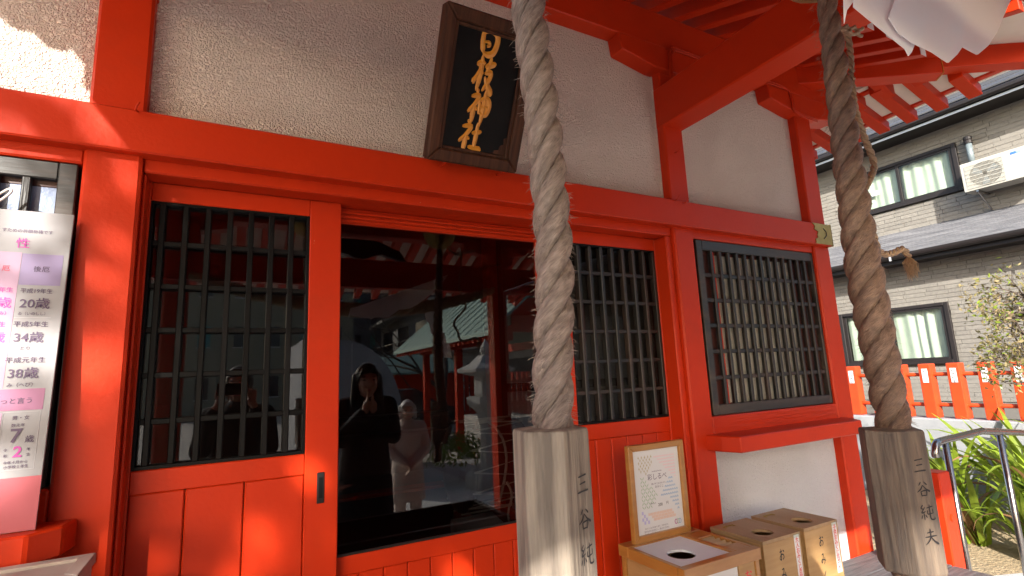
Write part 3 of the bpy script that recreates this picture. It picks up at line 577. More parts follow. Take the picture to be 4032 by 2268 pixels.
for x, lb in ((.36, 'round brass bell above the pale bell rope'), (1.212, 'round brass bell above the brown bell rope')):
    B_ = thing('shrine_bell', lb, 'bell', (x, -1.155, 2.42), 'brass bells under the porch')
    G().sph((x, -1.155, 2.53), .11, 20, 12).ob('bell_body', brass, B_, smooth=True); G().lathe((x, -1.155, 2.525), [(.114, -.008), (.118, 0), (.114, .008)], 20).ob('rib', brass, B_)
    G().tube([(x, -1.155, 2.63), (x, -1.155, 2.83)], .008, 6).ob('hanger', darkm, B_)
cd = thing('thin_cord', 'thin frayed jute cord hanging along the brown bell rope', 'cord', (1.31, -1.12, 1.78))
cpts = cat_rom([Vector(p) for p in [(1.235, -1.13, 2.50), (1.262, -1.125, 2.425), (1.30, -1.115, 2.39), (1.345, -1.12, 2.375), (1.352, -1.12, 2.33), (1.330, -1.12, 2.18), (1.348, -1.12, 2.10), (1.374, -1.12, 2.03), (1.346, -1.12, 1.986), (1.300, -1.12, 1.94), (1.288, -1.12, 1.90), (1.312, -1.12, 1.856), (1.325, -1.12, 1.808), (1.352, -1.12, 1.797), (1.396, -1.12, 1.804), (1.44, -1.12, 1.816), (1.462, -1.12, 1.80)]], 16)
for k in range(2):
    me = strand_mesh('cord_strand', cpts, .0036, .0048, k*3.1416, .04, cordm, 6, -1); [setattr(v, 'co', v.co-Vector((1.31, -1.12, 1.78))) for v in me.vertices]; link('cord_strand', me, cd)
cs = cat_rom([Vector(p) for p in [(1.30, -1.115, 2.39), (1.34, -1.11, 2.40), (1.40, -1.11, 2.415), (1.455, -1.11, 2.425)]], 10)
for k in range(2):
    me = strand_mesh('cord_strand', [p+Vector((0, .003*k, -.012*k)) for p in cs], .0034, .0046, k*3.1416, .04, cordm, 6, -1); [setattr(v, 'co', v.co-Vector((1.31, -1.12, 1.78))) for v in me.vertices]; link('cord_strand', me, cd)
g = G(); rg = random.Random(3)
for k in range(70):
    p = Vector((1.462, -1.12, 1.80)); q = p+Vector((rg.gauss(0, .007), rg.gauss(0, .007), -rg.uniform(.025, .062))); g.tube([p, (p+q)/2+Vector((rg.gauss(0, .006), rg.gauss(0, .006), 0)), q], [.0012, .001, .0005], 3, caps=False)
g.ob('frayed_end', cordm, cd, kind='stuff')

# ---------------------------------------------------------------- straw rope and paper streamers
sh = thing('straw_rope', 'thick twisted straw rope strung under the porch beam', 'straw rope', (.8, -1.64, 2.06))
spath = [Vector((-.25+2.1*t, -1.64, 2.06+.19*abs(2*t-1)**2)) for t in [i/110 for i in range(111)]]
for k in range(3):
    me = strand_mesh('straw_strand', spath, .026, .031, k*2.094, .26, straw, 8, 1, lambda t: .45+.55*math.sin(math.pi*min(1, max(0, t)))**.6); [setattr(v, 'co', v.co-Vector((.8, -1.64, 2.06))) for v in me.vertices]; link('straw_strand', me, sh)
sd_ = thing('paper_streamer', 'large folded white paper streamer blown up under the eaves beside the brown rope', 'paper streamer', (1.0, -1.47, 2.0))
def sheetp(P):
    g = G()
    g.prism(P, (0, .0008, .0002)); return g.ob('folded_sheet', shpaper, sd_)
sheetp([(0.6790, -1.4400, 2.0420), (0.6630, -1.4400, 1.9700), (0.6750, -1.4400, 1.9930), (0.7030, -1.4400, 2.0200), (0.7180, -1.4400, 2.0570)])
sheetp([(0.6990, -1.4450, 2.0460), (0.6810, -1.4450, 1.9960), (0.7160, -1.4440, 1.9900), (0.7670, -1.4420, 1.9830), (0.8090, -1.4410, 1.9760), (0.8160, -1.4410, 1.9670), (0.8310, -1.4400, 1.9780), (0.8470, -1.4400, 1.9970), (0.9210, -1.4390, 2.0840), (0.9820, -1.4380, 2.1550)])
sheetp([(0.7590, -1.4490, 2.0030), (0.7810, -1.4480, 1.9870), (0.8240, -1.4470, 1.9840), (0.8760, -1.4460, 1.9870), (0.9240, -1.4450, 1.9840), (0.9330, -1.4440, 1.9870), (0.9700, -1.4440, 2.0110), (0.9990, -1.4430, 2.0330), (1.0340, -1.4430, 2.1000), (1.0230, -1.4440, 2.1660), (0.8300, -1.4480, 2.0920)])
sheetp([(0.8440, -1.4460, 2.0300), (0.9310, -1.4410, 2.0380), (1.0190, -1.4360, 2.0430), (1.0780, -1.4340, 2.0470), (1.0880, -1.4330, 2.0510), (1.1440, -1.4320, 2.0840), (1.2050, -1.4300, 2.1290), (1.2690, -1.4280, 2.1870), (1.3330, -1.4270, 2.2450), (1.3750, -1.4260, 2.3090), (0.9960, -1.4400, 2.1590)])
def shide(label, x, y, z, s_=1.0):
    T = thing('paper_streamer', label, 'paper streamer', (x, y, z-.36*s_), 'zigzag paper streamers on the straw rope'); g = None
    for k in range(4):
        o = .035*k*s_; G().hexa([(x-.045*s_+o, y+.004*k, z-.09*k*s_), (x+.045*s_+o, y+.004*k, z-.09*k*s_), (x+.045*s_+o+.02, y+.004*k, z-.1*s_-.09*k*s_), (x-.045*s_+o+.02, y+.004*k, z-.1*s_-.09*k*s_)],
            [(x-.045*s_+o, y+.0006+.004*k, z-.09*k*s_), (x+.045*s_+o, y+.0006+.004*k, z-.09*k*s_), (x+.045*s_+o+.02, y+.0006+.004*k, z-.1*s_-.09*k*s_), (x-.045*s_+o+.02, y+.0006+.004*k, z-.1*s_-.09*k*s_)]).ob('folded_sheet', shpaper, T)
shide('zigzag paper streamer mirrored in the glass door', 1.30, -1.64, 2.08)

# ---------------------------------------------------------------- left poster board
PO = thing('notice_board', 'white and pink printed age chart board standing on the left shelf', 'notice board', (-.70, -.085, 1.246))
pp = lambda x, z, h: Vector((x, -.085+(z-1.245)*.07-h, z))
def panel(name, m, x0, x1, z0, z1, h, t=.004, bev=0):
    return G().hexa([pp(x0, z0, h), pp(x1, z0, h), pp(x1, z1, h), pp(x0, z1, h)], [pp(x0, z0, h-t), pp(x1, z0, h-t), pp(x1, z1, h-t), pp(x0, z1, h-t)]).ob(name, m, PO, bev=bev)
panel('board', posterw, -1.02, -.389, 1.246, 2.028, 0, .006, .001)
panel('printed_panel', lil, -.62, -.482, 1.575, 1.915, .0006, .0005); panel('printed_panel', lav, -.481, -.400, 1.831, 1.913, .0006, .0005)
panel('printed_panel', plum, -.62, -.403, 1.521, 1.572, .0006, .0005); panel('printed_panel', pinkp, -1.02, -.389, 1.247, 1.367, .0006, .0005)
panel('printed_panel', lil, -.62, -.476, 1.384, 1.517, .0006, .0005)
for z in (1.747, 1.658): panel('rule_line', greyline, -.48, -.41, z, z+.0009, .0006, .0004)
for x in (-.4745, -.4065): panel('rule_line', greyline, x, x+.0009, 1.384, 1.518, .0008, .0004)
for z in (1.384, 1.517): panel('rule_line', greyline, -.4745, -.4065, z, z+.0009, .0009, .0004)
PT = [('すための祈願祈祷です',-0.477,1.972,0.0109,'k'),('性',-0.483,1.938,0.0277,'m'),('後厄',-0.440,1.872,0.0161,'k'),('厄',-0.508,1.871,0.0157,'r'),('平成19年生',-0.444,1.815,0.0138,'k'),('20歳',-0.444,1.782,0.0293,'b'),('ゐ（いのしし）',-0.445,1.757,0.0091,'k'),('平成5年生',-0.446,1.730,0.0147,'k'),('34歳',-0.447,1.696,0.0285,'b'),('とり',-0.451,1.670,0.0107,'k'),('平成元年生',-0.447,1.641,0.0150,'k'),('38歳',-0.448,1.608,0.0289,'b'),('み（へび）',-0.448,1.581,0.0110,'k'),('っと言う',-0.453,1.543,0.0150,'k'),('男・女',-0.441,1.503,0.0107,'k'),('数え年',-0.444,1.486,0.0083,'k'),('7',-0.446,1.461,0.0329,'b'),('歳',-0.420,1.452,0.0177,'k'),('令',-0.461,1.430,0.0075,'k'),('和',-0.460,1.417,0.0075,'k'),('2',-0.439,1.424,0.0256,'m'),('年',-0.420,1.429,0.0076,'k'),('生',-0.419,1.417,0.0076,'k'),('今年４月から',-0.440,1.401,0.0081,'k'),('小学校１年生',-0.438,1.391,0.0081,'k'),('年生',-0.502,1.816,0.0136,'m'),('歳',-0.502,1.782,0.0287,'m'),('み）',-0.499,1.757,0.0101,'m'),('生',-0.500,1.729,0.0138,'m'),('歳',-0.504,1.696,0.0279,'m')]
for s_, x, z, h, c in PT:
    num = s_ in '72'
    text(s_, h*(1.35 if num else 1.02), {'k': inkp, 'b': inkp, 'm': mag, 'r': inkred}[c], PO, lambda u, v, d, x=x, z=z: pp(x+u, z+v, .0015), bold=h*(.03 if num else .012 if c in 'bm' else .006), narrow=.9 if len(s_) > 5 else 1)
tag(G().tube(cat_rom([Vector(p) for p in [(-.56, -.03, 2.03), (-.535, -.035, 2.05), (-.52, -.03, 2.075), (-.528, -.02, 2.085), (-.55, -.025, 2.06)]], 5), .003, 6).ob('string_loop', cordw, None, smooth=True), 'small white string loop above the age chart board', 'string')

# ---------------------------------------------------------------- boxes on the veranda
def hole_top(x0, x1, y0, y1, z0, z1, cx, cy, rx, ry, n=32):
    g = G(); top = []; 
    def sq(a):
        c, s_ = math.cos(a), math.sin(a); t = min((x1-cx if c > 0 else cx-x0)/max(1e-6, abs(c)), (y1-cy if s_ > 0 else cy-y0)/max(1e-6, abs(s_))); return cx+c*t, cy+s_*t
    angs = sorted([2*math.pi*k/n for k in range(n)]+[math.atan2(y-cy, x-cx) % (2*math.pi) for x in (x0, x1) for y in (y0, y1)])
    o = [sq(a) for a in angs]; i = [(cx+rx*math.cos(a), cy+ry*math.sin(a)) for a in angs]; m_ = len(angs)
    g.add([(*p, z1) for p in o]+[(*p, z1) for p in i]+[(*p, z0) for p in o]+[(*p, z0) for p in i],
          [(k, (k+1) % m_, m_+(k+1) % m_, m_+k) for k in range(m_)]+[(2*m_+k, 3*m_+k, 3*m_+(k+1) % m_, 2*m_+(k+1) % m_) for k in range(m_)]
          +[(m_+k, m_+(k+1) % m_, 3*m_+(k+1) % m_, 3*m_+k) for k in range(m_)]+[(k, 2*m_+k, 2*m_+(k+1) % m_, (k+1) % m_) for k in range(m_)])
    return g
def omikuji(label, x0, x1, y0, y1, hx, hy, tagtext):
    T = thing('lot_box', label, 'box', ((x0+x1)/2, (y0+y1)/2, .53), 'lot drawing boxes on the veranda'); t = .012
    hole_top(x0, x1, y0, y1, .888, .90, hx, hy, .043, .040).ob('lid', hinokitop, T)
    box('front_board', hinoki, T, x0, x1, y0, y0+t, .53, .8875, bev=.0015)
    box('back_board', hinoki, T, x0, x1, y1-t, y1, .53, .8875, bev=.0015)
    for a in (x0, x1-t): box('side_board', hinoki, T, a, a+t, y0+t+.0004, y1-t-.0004, .53, .8875, bev=.0015)
    box('base_board', hinoki, T, x0+t, x1-t, y0+t, y1-t, .531, .541, bev=0)
    lk = G(); cx = (x0+x1)/2-.05; lk.box(cx-.028, cx+.028, y1-.04, y1-.036, .9002, .904).box(cx-.03, cx-.024, y1-.052, y1-.036, .9002, .903).box(cx+.024, cx+.03, y1-.052, y1-.036, .9002, .903).ob('lid_latch', brass, T)
    xc = (x0+x1)/2-.012
    for k, c in enumerate('おみくじ'):
        s_ = .036; z0 = .845-.067*k-s_*.5
        glyph('brush_character', STR[c], ink, T, lambda u, v, h, z0=z0: Vector((xc-s_*.42+u*.85, y0-.0006-h*.1, z0-.01+v*1.15)), s_, .0004, 1.15)
    xl_ = x1-.042
    lb = G().box(xl_, xl_+.030, y0-.0013, y0-.0004, .70, .892).ob('paper_label', paperw, T)
    for k, c in enumerate(tagtext): text(c, .0215, inkr, T, lambda u, v, d, k=k: Vector((xl_+.015+u, y0-.0018, .873-.0195*k+v)), bold=.0004)
    G().box(xl_-.006, xl_+.036, y0-.0024, y0-.0015, .882, .896).ob('tape', panen, T)
omikuji('plain wooden lot box with 大人 paper label, middle of the three boxes', 1.772, 1.997, -.362, -.118, 1.876, -.285, '大人おみくじ百円也')
omikuji('plain wooden lot box with 子供 paper label, farthest of the three boxes', 2.036, 2.262, -.353, -.112, 2.142, -.276, '子供おみくじ百円也')
T = thing('charm_lot_box', 'honey varnished lot box with white top panel, oval hole and slotted tray', 'box', (1.52, -.24, .53))
x0, x1, y0, y1 = 1.332, 1.716, -.395, -.062
G().box(x0, x1, y1-.055, y1, .86, .90).box(x0, x1, y0, y0+.03, .86, .90).box(x0, x0+.02, y0+.03, y1-.055, .86, .8995).box(1.60, 1.622, y0+.03, y1-.055, .86, .8995).box(1.70, x1, y0+.03, y1-.055, .86, .8995).box(1.622, 1.70, y0+.03, -.305, .87, .899).box(1.622, 1.70, -.19, y1-.055, .87, .899).ob('top_frame', honey, T, bev=.002)
hole_top(x0+.02, 1.60, y0+.03, y1-.055, .885, .894, 1.452, -.268, .052, .05).ob('white_top_panel', paperw, T)
box('tray_floor', honey, T, 1.622, 1.70, -.305, -.19, .866, .87, bev=0)
for k in range(4): G().hexa([(1.624, -.30+.027*k, .871), (1.698, -.30+.027*k, .871), (1.698, -.282+.027*k, .896), (1.624, -.282+.027*k, .896)], [(1.624, -.2985+.027*k, .871), (1.698, -.2985+.027*k, .871), (1.698, -.2805+.027*k, .896), (1.624, -.2805+.027*k, .896)]).ob('tray_divider', hinoki, T)
for a in (x0+.006, x1-.030): box('corner_post', honey, T, a, a+.024, y0+.006, y0+.03, .53, .8598); box('corner_post', honey, T, a, a+.024, y1-.03, y1-.006, .53, .8598)
box('front_pane', paperw, T, x0+.03, 1.60, y0+.014, y0+.018, .545, .858, bev=0); box('front_board', hinoki, T, 1.602, x1-.03, y0+.010, y0+.02, .545, .8595, bev=.001)
box('side_board', hinoki, T, x0+.012, x0+.022, y0+.03, y1-.03, .545, .859); box('side_board', hinoki, T, x1-.022, x1-.012, y0+.03, y1-.03, .545, .859); box('back_board', hinoki, T, x0+.03, x1-.03, y1-.022, y1-.012, .545, .859); box('bottom_rail', honey, T, x0+.006, x1-.006, y0+.006, y1-.006, .53, .5448)
for k, c in enumerate('おみくじ'): glyph('red_character', STR[c], inkr, T, lambda u, v, h, k=k: Vector((1.628+u, y0+.0094-h*.1, .795-.055*k+v)), .04, .0004, 1.1)
# framed notice leaning on that box
T = thing('framed_notice', 'honey wood framed white notice for 200 yen lots, standing on the varnished box', 'framed notice', (1.52, -.118, .901))
fx0, fx1, fz0, fz1 = 1.371, 1.667, .901, 1.261
for q in (((fx0, fz0), (fx0+.024, fz0+.024), (fx0+.024, fz1-.024), (fx0, fz1)), ((fx1, fz0), (fx1, fz1), (fx1-.024, fz1-.024), (fx1-.024, fz0+.024)), ((fx0, fz0), (fx1, fz0), (fx1-.024, fz0+.024), (fx0+.024, fz0+.024)), ((fx0, fz1), (fx0+.024, fz1-.024), (fx1-.024, fz1-.024), (fx1, fz1))):
    mitre(*q, -.118, -.094).ob('frame_rail', honey, T, bev=.0025)
box('backing', darkwood, T, fx0+.01, fx1-.01, -.093, -.088, fz0+.01, fz1-.01, bev=0)
sheet_ = box('printed_sheet', paperw, T, fx0+.0243, fx1-.0243, -.105, -.1035, fz0+.0243, fz1-.0243, bev=0)
PX = lambda u, v: (fx0+.03+u*.236, -.1055, fz0+.03+v*.30)
def patch(m, pts, cell, mk):
    """a field of small printed motifs clipped to a polygon"""
    g = G(); us = [p[0] for p in pts]; vs = [p[1] for p in pts]
    def inside(x, y):
        r_ = False; j = len(pts)-1
        for i in range(len(pts)):
            if (pts[i][1] > y) != (pts[j][1] > y) and x < (pts[j][0]-pts[i][0])*(y-pts[i][1])/(pts[j][1]-pts[i][1])+pts[i][0]: r_ = not r_
            j = i
        return r_
    nx = int((max(us)-min(us))/cell)+1; nz = int((max(vs)-min(vs))/cell)+1
    for i in range(nx):
        for j in range(nz):
            cx, cy = min(us)+(i+.5)*cell, min(vs)+(j+.5)*cell
            if inside(cx, cy):
                for poly in mk(cx, cy, cell, i, j): g.add([PX(*p) for p in poly], [tuple(range(len(poly)))])
    if g.f: g.ob('printed_pattern', m, T, kind='stuff')
def vesica(cx, cy, c, i, j):
    s_ = 1 if (i+j) % 2 else -1; return [[(cx-.5*c, cy-.5*c*s_), (cx-.12*c, cy+.12*c*s_), (cx+.5*c, cy+.5*c*s_), (cx+.12*c, cy-.12*c*s_)]]
def arcs(cx, cy, c, i, j):
    out = []
    for r_ in (.5, .3):
        for k in range(5):
            a0, a1 = math.pi*k/5, math.pi*(k+1)/5; out.append([(cx+c*r_*math.cos(a0), cy-.3*c+c*r_*math.sin(a0)), (cx+c*r_*math.cos(a1), cy-.3*c+c*r_*math.sin(a1)), (cx+c*(r_-.12)*math.cos(a1), cy-.3*c+c*(r_-.12)*math.sin(a1)), (cx+c*(r_-.12)*math.cos(a0), cy-.3*c+c*(r_-.12)*math.sin(a0))])
    return out
def chk(cx, cy, c, i, j): return [[(cx-.5*c, cy-.5*c), (cx+.5*c, cy-.5*c), (cx+.5*c, cy+.5*c), (cx-.5*c, cy+.5*c)]] if (i+j) % 2 else []
def cross(cx, cy, c, i, j): return [] if (i+j) % 2 else [[(cx-.45*c, cy-.15*c), (cx+.45*c, cy-.15*c), (cx+.45*c, cy+.15*c), (cx-.45*c, cy+.15*c)], [(cx-.15*c, cy+.16*c), (cx+.15*c, cy+.16*c), (cx+.15*c, cy+.6*c), (cx-.15*c, cy+.6*c)], [(cx-.15*c, cy-.16*c), (cx+.15*c, cy-.16*c), (cx+.15*c, cy-.6*c), (cx-.15*c, cy-.6*c)]]
def weave(cx, cy, c, i, j): return [[(cx-.45*c, cy-.4*c+.3*c*k), (cx+.45*c, cy-.4*c+.3*c*k), (cx+.45*c, cy-.22*c+.3*c*k), (cx-.45*c, cy-.22*c+.3*c*k)] for k in range(3)] if (i+j) % 2 else [[(cx-.45*c+.3*c*k, cy-.45*c), (cx-.27*c+.3*c*k, cy-.45*c), (cx-.27*c+.3*c*k, cy+.45*c), (cx-.45*c+.3*c*k, cy+.45*c)] for k in range(3)]
patch(P_tan, [(.1, .93), (.42, .93), (.42, .86), (.24, .70), (.1, .78)], .035, cross)
patch(P_pink, [(.45, .93), (.92, .93), (.92, .62)], .04, arcs)
patch(P_green, [(.12, .72), (.50, .43), (.30, .28), (.12, .28)], .045, vesica)
patch(P_blue, [(.80, .66), (.95, .46), (.95, .20), (.72, .38), (.55, .43)], .05, arcs)
patch(P_vio, [(.10, .26), (.30, .10), (.10, .10)], .04, chk)
patch(P_or, [(.24, .22), (.78, .22), (.88, .12), (.36, .12)], .036, weave)
nt_ = lambda s_, u, v, sz, m=inkp, al='CENTER': text(s_, sz, m, T, lambda a, b, d: Vector((PX(u, v)[0]+a, -.1058, PX(u, v)[2]+b)), align=al)
nt_('irodorishirube', .5, .735, .009); nt_('彩しるべ', .5, .66, .026); nt_('願い叶うおまもり入', .52, .575, .0085); nt_('おみくじ', .53, .535, .0115); nt_('初穂料１体', .36, .335, .006); nt_('200', .52, .305, .016, ink); nt_('円', .68, .31, .013, ink)
nt_('おみくじは９色あります。引き当てた', .40, .045, .0072); nt_('色があなたを元気にし、願い叶うおまも', .40, .01, .0072); nt_('りが幸せに導いてくれます。', .33, -.025, .0072)
for k, m in enumerate((mag, P_green, P_blue)): G().tube([Vector((PX(.84+.045*k, .03)[0]+.006*math.cos(a), -.1058, PX(0, .055)[2]+.009*math.sin(a))) for a in [i*.52 for i in range(13)]], .0012, 5).ob('printed_ring', m, T)
# cream box below the left shelf
T = thing('cream_box', 'cream wooden box with mitred lid under the left shelf', 'box', (-.5, -.28, .53))
box('case', cream, T, -.74, -.262, -.33, -.17, .53, 1.17, bev=.003)
for q in (((-.745, -.335), (-.257, -.335), (-.285, -.305), (-.715, -.305)), ((-.257, -.335), (-.257, -.165), (-.285, -.195), (-.285, -.305)), ((-.257, -.165), (-.745, -.165), (-.715, -.195), (-.285, -.195)), ((-.745, -.165), (-.745, -.335), (-.715, -.305), (-.715, -.195))):
    G().prism([(x, y, 1.1705) for x, y in q], (0, 0, .022)).ob('lid_rail', cream, T, bev=.0015)
box('lid_panel', cream, T, -.715, -.285, -.305, -.195, 1.171, 1.186, bev=0)

# ---------------------------------------------------------------- neighbouring house (its wall faces the shrine across the lane)
NX = 9.5
N = thing('neighbour_house', 'beige sided two storey house with charcoal roofs beyond the fence', 'house', (NX, 2.5, 0))
holes = [(1.945, 3.53, 1.47, 2.36), (1.49, 3.06, 4.0, 4.72)]
g = G()
for y0_, y1_, z0_, z1_ in ((-4, 1.49, 0, 5.6), (3.53, 9, 0, 5.6), (1.49, 3.53, 0, 1.47), (1.49, 1.945, 1.47, 2.36), (1.49, 3.53, 2.36, 4.0), (3.06, 3.53, 4.0, 4.72), (1.49, 3.53, 4.72, 5.6)): g.box(NX+.012, NX+.3, y0_, y1_, z0_, z1_)
g.ob('wall', joint, N)
rng = random.Random(11); cells = []
row = 0; ch = .064
z = .9
while z < 5.0:
    y = -1.5+rng.uniform(0, .4)
    while y < 7:
        ln = rng.choice((.18, .24, .30, .30, .42)); cells.append((y, min(7, y+ln), z, z+ch)); y += ln
    z += ch; row += 1
big = []; rest = []
for (a, b, c, d) in cells:
    cuts = [(a, b)]
    for h0, h1, g0, g1 in holes:
        if d > g0 and c < g1:
            nw = []
            for u, v in cuts:
                if v <= h0 or u >= h1: nw.append((u, v))
                else:
                    if u < h0-.02: nw.append((u, h0))
                    if v > h1+.02: nw.append((h1, v))
            cuts = nw
    for u, v in cuts:
        vis = (.9 < u and v < 3.75) and (1.3 < c < 2.95 or 3.6 < c < 4.75)
        (big if vis and len(big) < 300 else rest).append((u, v, c, d))
def sbm(proud): return G().box(-proud, .012, 0, 1, .0015, ch-.0015).mesh('siding_block', side1, bev=.003)
sb = [sbm(p) for p in (.003, .005, .007, .009)]
for u, v, c, d in big:
    o = link('siding_block', rng.choice(sb), N, Vector((NX, u+.0015, c))-Vector((NX, 2.5, 0))); o.scale = (1, v-u-.003, 1)
g = G()
for u, v, c, d in rest: g.box(NX-rng.choice((.003, .005, .007, .009)), NX+.012, u+.0015, v-.0015, c+.0015, d-.0015)
g.ob('siding_block_field', side1, N, kind='stuff')
def house_window(y0, y1, z0, z1, label_y=None):
    f = G().box(NX-.05, NX+.02, y0, y0+.06, z0, z1).box(NX-.05, NX+.02, y1-.06, y1, z0, z1).box(NX-.05, NX+.02, y0+.06, y1-.06, z0, z0+.06).box(NX-.05, NX+.02, y0+.06, y1-.06, z1-.05, z1).ob('window_frame', darkm, N, bev=.004)
    ym = (y0+y1)/2
    for a, b, xo in ((y0+.06, ym+.03, -.02), (ym-.03, y1-.06, .0)):
        G().box(NX+xo-.012, NX+xo+.012, a, a+.045, z0+.06, z1-.05).box(NX+xo-.012, NX+xo+.012, b-.045, b, z0+.06, z1-.05).box(NX+xo-.012, NX+xo+.012, a+.045, b-.045, z0+.06, z0+.1).box(NX+xo-.012, NX+xo+.012, a+.045, b-.045, z1-.085, z1-.05).ob('sash', darkm, f, bev=.002)
        box('pane', panen, f, NX+xo-.002, NX+xo+.003, a+.045, b-.045, z0+.1, z1-.085, bev=0)
        cg = G(); n = 60; vs = []; fs = []; zt, zb_ = z1-.05, z0+.07
        for k in range(n+1):
            y = a+.03+(b-a-.06)*k/n; ph = (y-a)*44; am = .014+.008*math.sin(y*9)
            for j in range(6):
                t = j/5; vs.append((NX+.055+am*math.sin(ph+.6*math.sin(ph*.37)+.3*t)*(1-.25*t)+.008*math.sin(y*17), y+.006*math.sin(t*3+y*8), zt+(zb_-zt)*t))
        for k in range(n):
            for j in range(5): fs.append((k*6+j, (k+1)*6+j, (k+1)*6+j+1, k*6+j+1))
        cg.add(vs, fs).ob('curtain', curtain, f, smooth=True)
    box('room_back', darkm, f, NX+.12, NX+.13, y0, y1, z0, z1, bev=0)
    if label_y:
        la = box('pane_sticker', paperw, f, NX-.0045, NX-.0025, label_y[0], label_y[0]+.115, label_y[1], label_y[1]+.075, bev=0)
        for k in range(3):
            for q in range(2): box('sticker_bar', inkred, la, NX-.0058, NX-.0047, label_y[0]+.010+.052*q, label_y[0]+.052+.052*q, label_y[1]+.012+.02*k, label_y[1]+.022+.02*k, bev=0)
house_window(1.93, 3.545, 1.455, 2.375, (2.72, 1.86)); house_window(1.475, 3.075, 3.985, 4.735, (2.60, 4.30))
# upper eave and roof
G().hexa([(9.03, -4, 5.0), (9.03, 9, 5.0), (9.03, 9, 5.16), (9.03, -4, 5.16)], [(9.09, -4, 5.0), (9.09, 9, 5.0), (9.09, 9, 5.16), (9.09, -4, 5.16)]).ob('fascia', darkm, N)
box('drip_strip', zinc, N, 9.018, 9.032, -4, 9, 5.0, 5.035, bev=.002); box('soffit', darkm, N, 9.09, 9.52, -4, 9, 5.02, 5.05, bev=0)
for k in range(22):
    x = 9.0+.24*k; zz = 5.165+.146*k; G().hexa([(x, -4, zz), (x, 9, zz), (x, 9, zz+.022), (x, -4, zz+.022)], [(x+.28, -4, zz+.166), (x+.28, 9, zz+.166), (x+.28, 9, zz+.178), (x+.28, -4, zz+.178)]).ob('roof_course', roofm, N)
box('upper_gutter', darkm, N, 8.93, 9.016, -4, 9, 5.045, 5.13, bev=.02)
# lower pent roof with gutter
for k in range(11):
    x = 9.08+.038*k; zz = 3.165+.0385*k; G().hexa([(x, -4, zz), (x, 9, zz), (x, 9, zz+.013), (x, -4, zz+.013)], [(x+.05, -4, zz+.045), (x+.05, 9, zz+.045), (x+.05, 9, zz+.053), (x+.05, -4, zz+.053)]).ob('roof_course', roofl, N)
gp = []
for a in range(9): t = math.pi*a/8; gp.append((9.03-.055*math.cos(t), 3.15-.075*math.sin(t)))
gp += [(9.078, 3.155), (9.03, 3.14), (8.98, 3.155)]
G().prism([(x, -4, z) for x, z in gp], (0, 13, 0)).ob('gutter', darkm, N); box('fascia', darkm, N, 9.09, 9.12, -4, 9, 3.02, 3.16, bev=0); box('soffit', darkm, N, 9.12, 9.49, -4, 9, 3.03, 3.05, bev=0)
for y in (2.35, .4): box('gutter_bracket', zinc, N, 8.968, 8.975, y, y+.03, 3.06, 3.16, bev=0)
# wall vent pipe
vp = G().tube([(9.40, 1.30, 4.30), (9.40, 1.30, 4.62)], .038, 12).ob('vent_pipe', pipeg, N, smooth=True); G().lathe((9.40, 1.30, 4.62), [(.03, 0), (.05, .005), (.05, .05), (.043, .06), (.052, .065), (.052, .11), (.02, .125)], 12).ob('vent_cap', darkm, vp)
# air conditioner on brackets
A = thing('air_conditioner', 'ivory air conditioner outdoor unit on wall brackets beside the upper window', 'air conditioner', (9.25, .95, 3.84))
ax, ay0, ay1, az0, az1 = 9.10, .52, 1.352, 3.845, 4.262
box('case', acwhite, A, ax, ax+.29, ay0, ay1, az0, az1, bev=.012, seg=2)
cyc, czc = 1.085, 4.045
G().lathe((ax-.0015, cyc, czc), [(.175, 0), (.175, -.002), (.0, -.0022)], 32, 'x').ob('fan_opening', acdark, A)
fh = G().lathe((ax-.003, cyc, czc), [(.03, 0), (.035, -.012), (.0, -.016)], 12, 'x').ob('fan_hub', acdark, A)
for k in range(3):
    a = k*2.094+.4; pts = [(ax-.0075, cyc+r_*math.cos(a+d), czc+r_*math.sin(a+d)) for r_, d in ((.03, -.3), (.15, -.12), (.16, .45), (.03, .4))]; G().prism(pts, (.003, 0, 0)).ob('fan_blade', pipeg, A)
for k in range(34): y = cyc-.21+.42*k/33; G().box(ax-.016, ax-.013, y-.0014, y+.0014, czc-.165, czc+.165).ob('grille_wire', acwhite, A)
for k in range(7): zz = czc-.165+.33*k/6; G().box(ax-.0165, ax-.0125, cyc-.212, cyc+.212, zz-.003, zz+.003).ob('grille_wire', acwhite, A)
box('maker_tag', blue, A, ax-.003, ax-.0005, .74, .80, 4.19, 4.222, bev=0); box('maker_tag', P_blue, A, ax-.003, ax-.0005, .69, .735, 4.19, 4.222, bev=0)
for y in (.62, 1.2): G().hexa([(ax+.02, y, 3.82), (ax+.02, y+.03, 3.82), (ax+.02, y+.03, 3.842), (ax+.02, y, 3.842)], [(9.49, y, 3.82), (9.49, y+.03, 3.82), (9.49, y+.03, 3.842), (9.49, y, 3.842)]).ob('bracket', steel, A); G().tube([(ax+.04, y+.015, 3.82), (9.48, y+.015, 3.60)], .012, 6).ob('bracket_strut', steel, A)

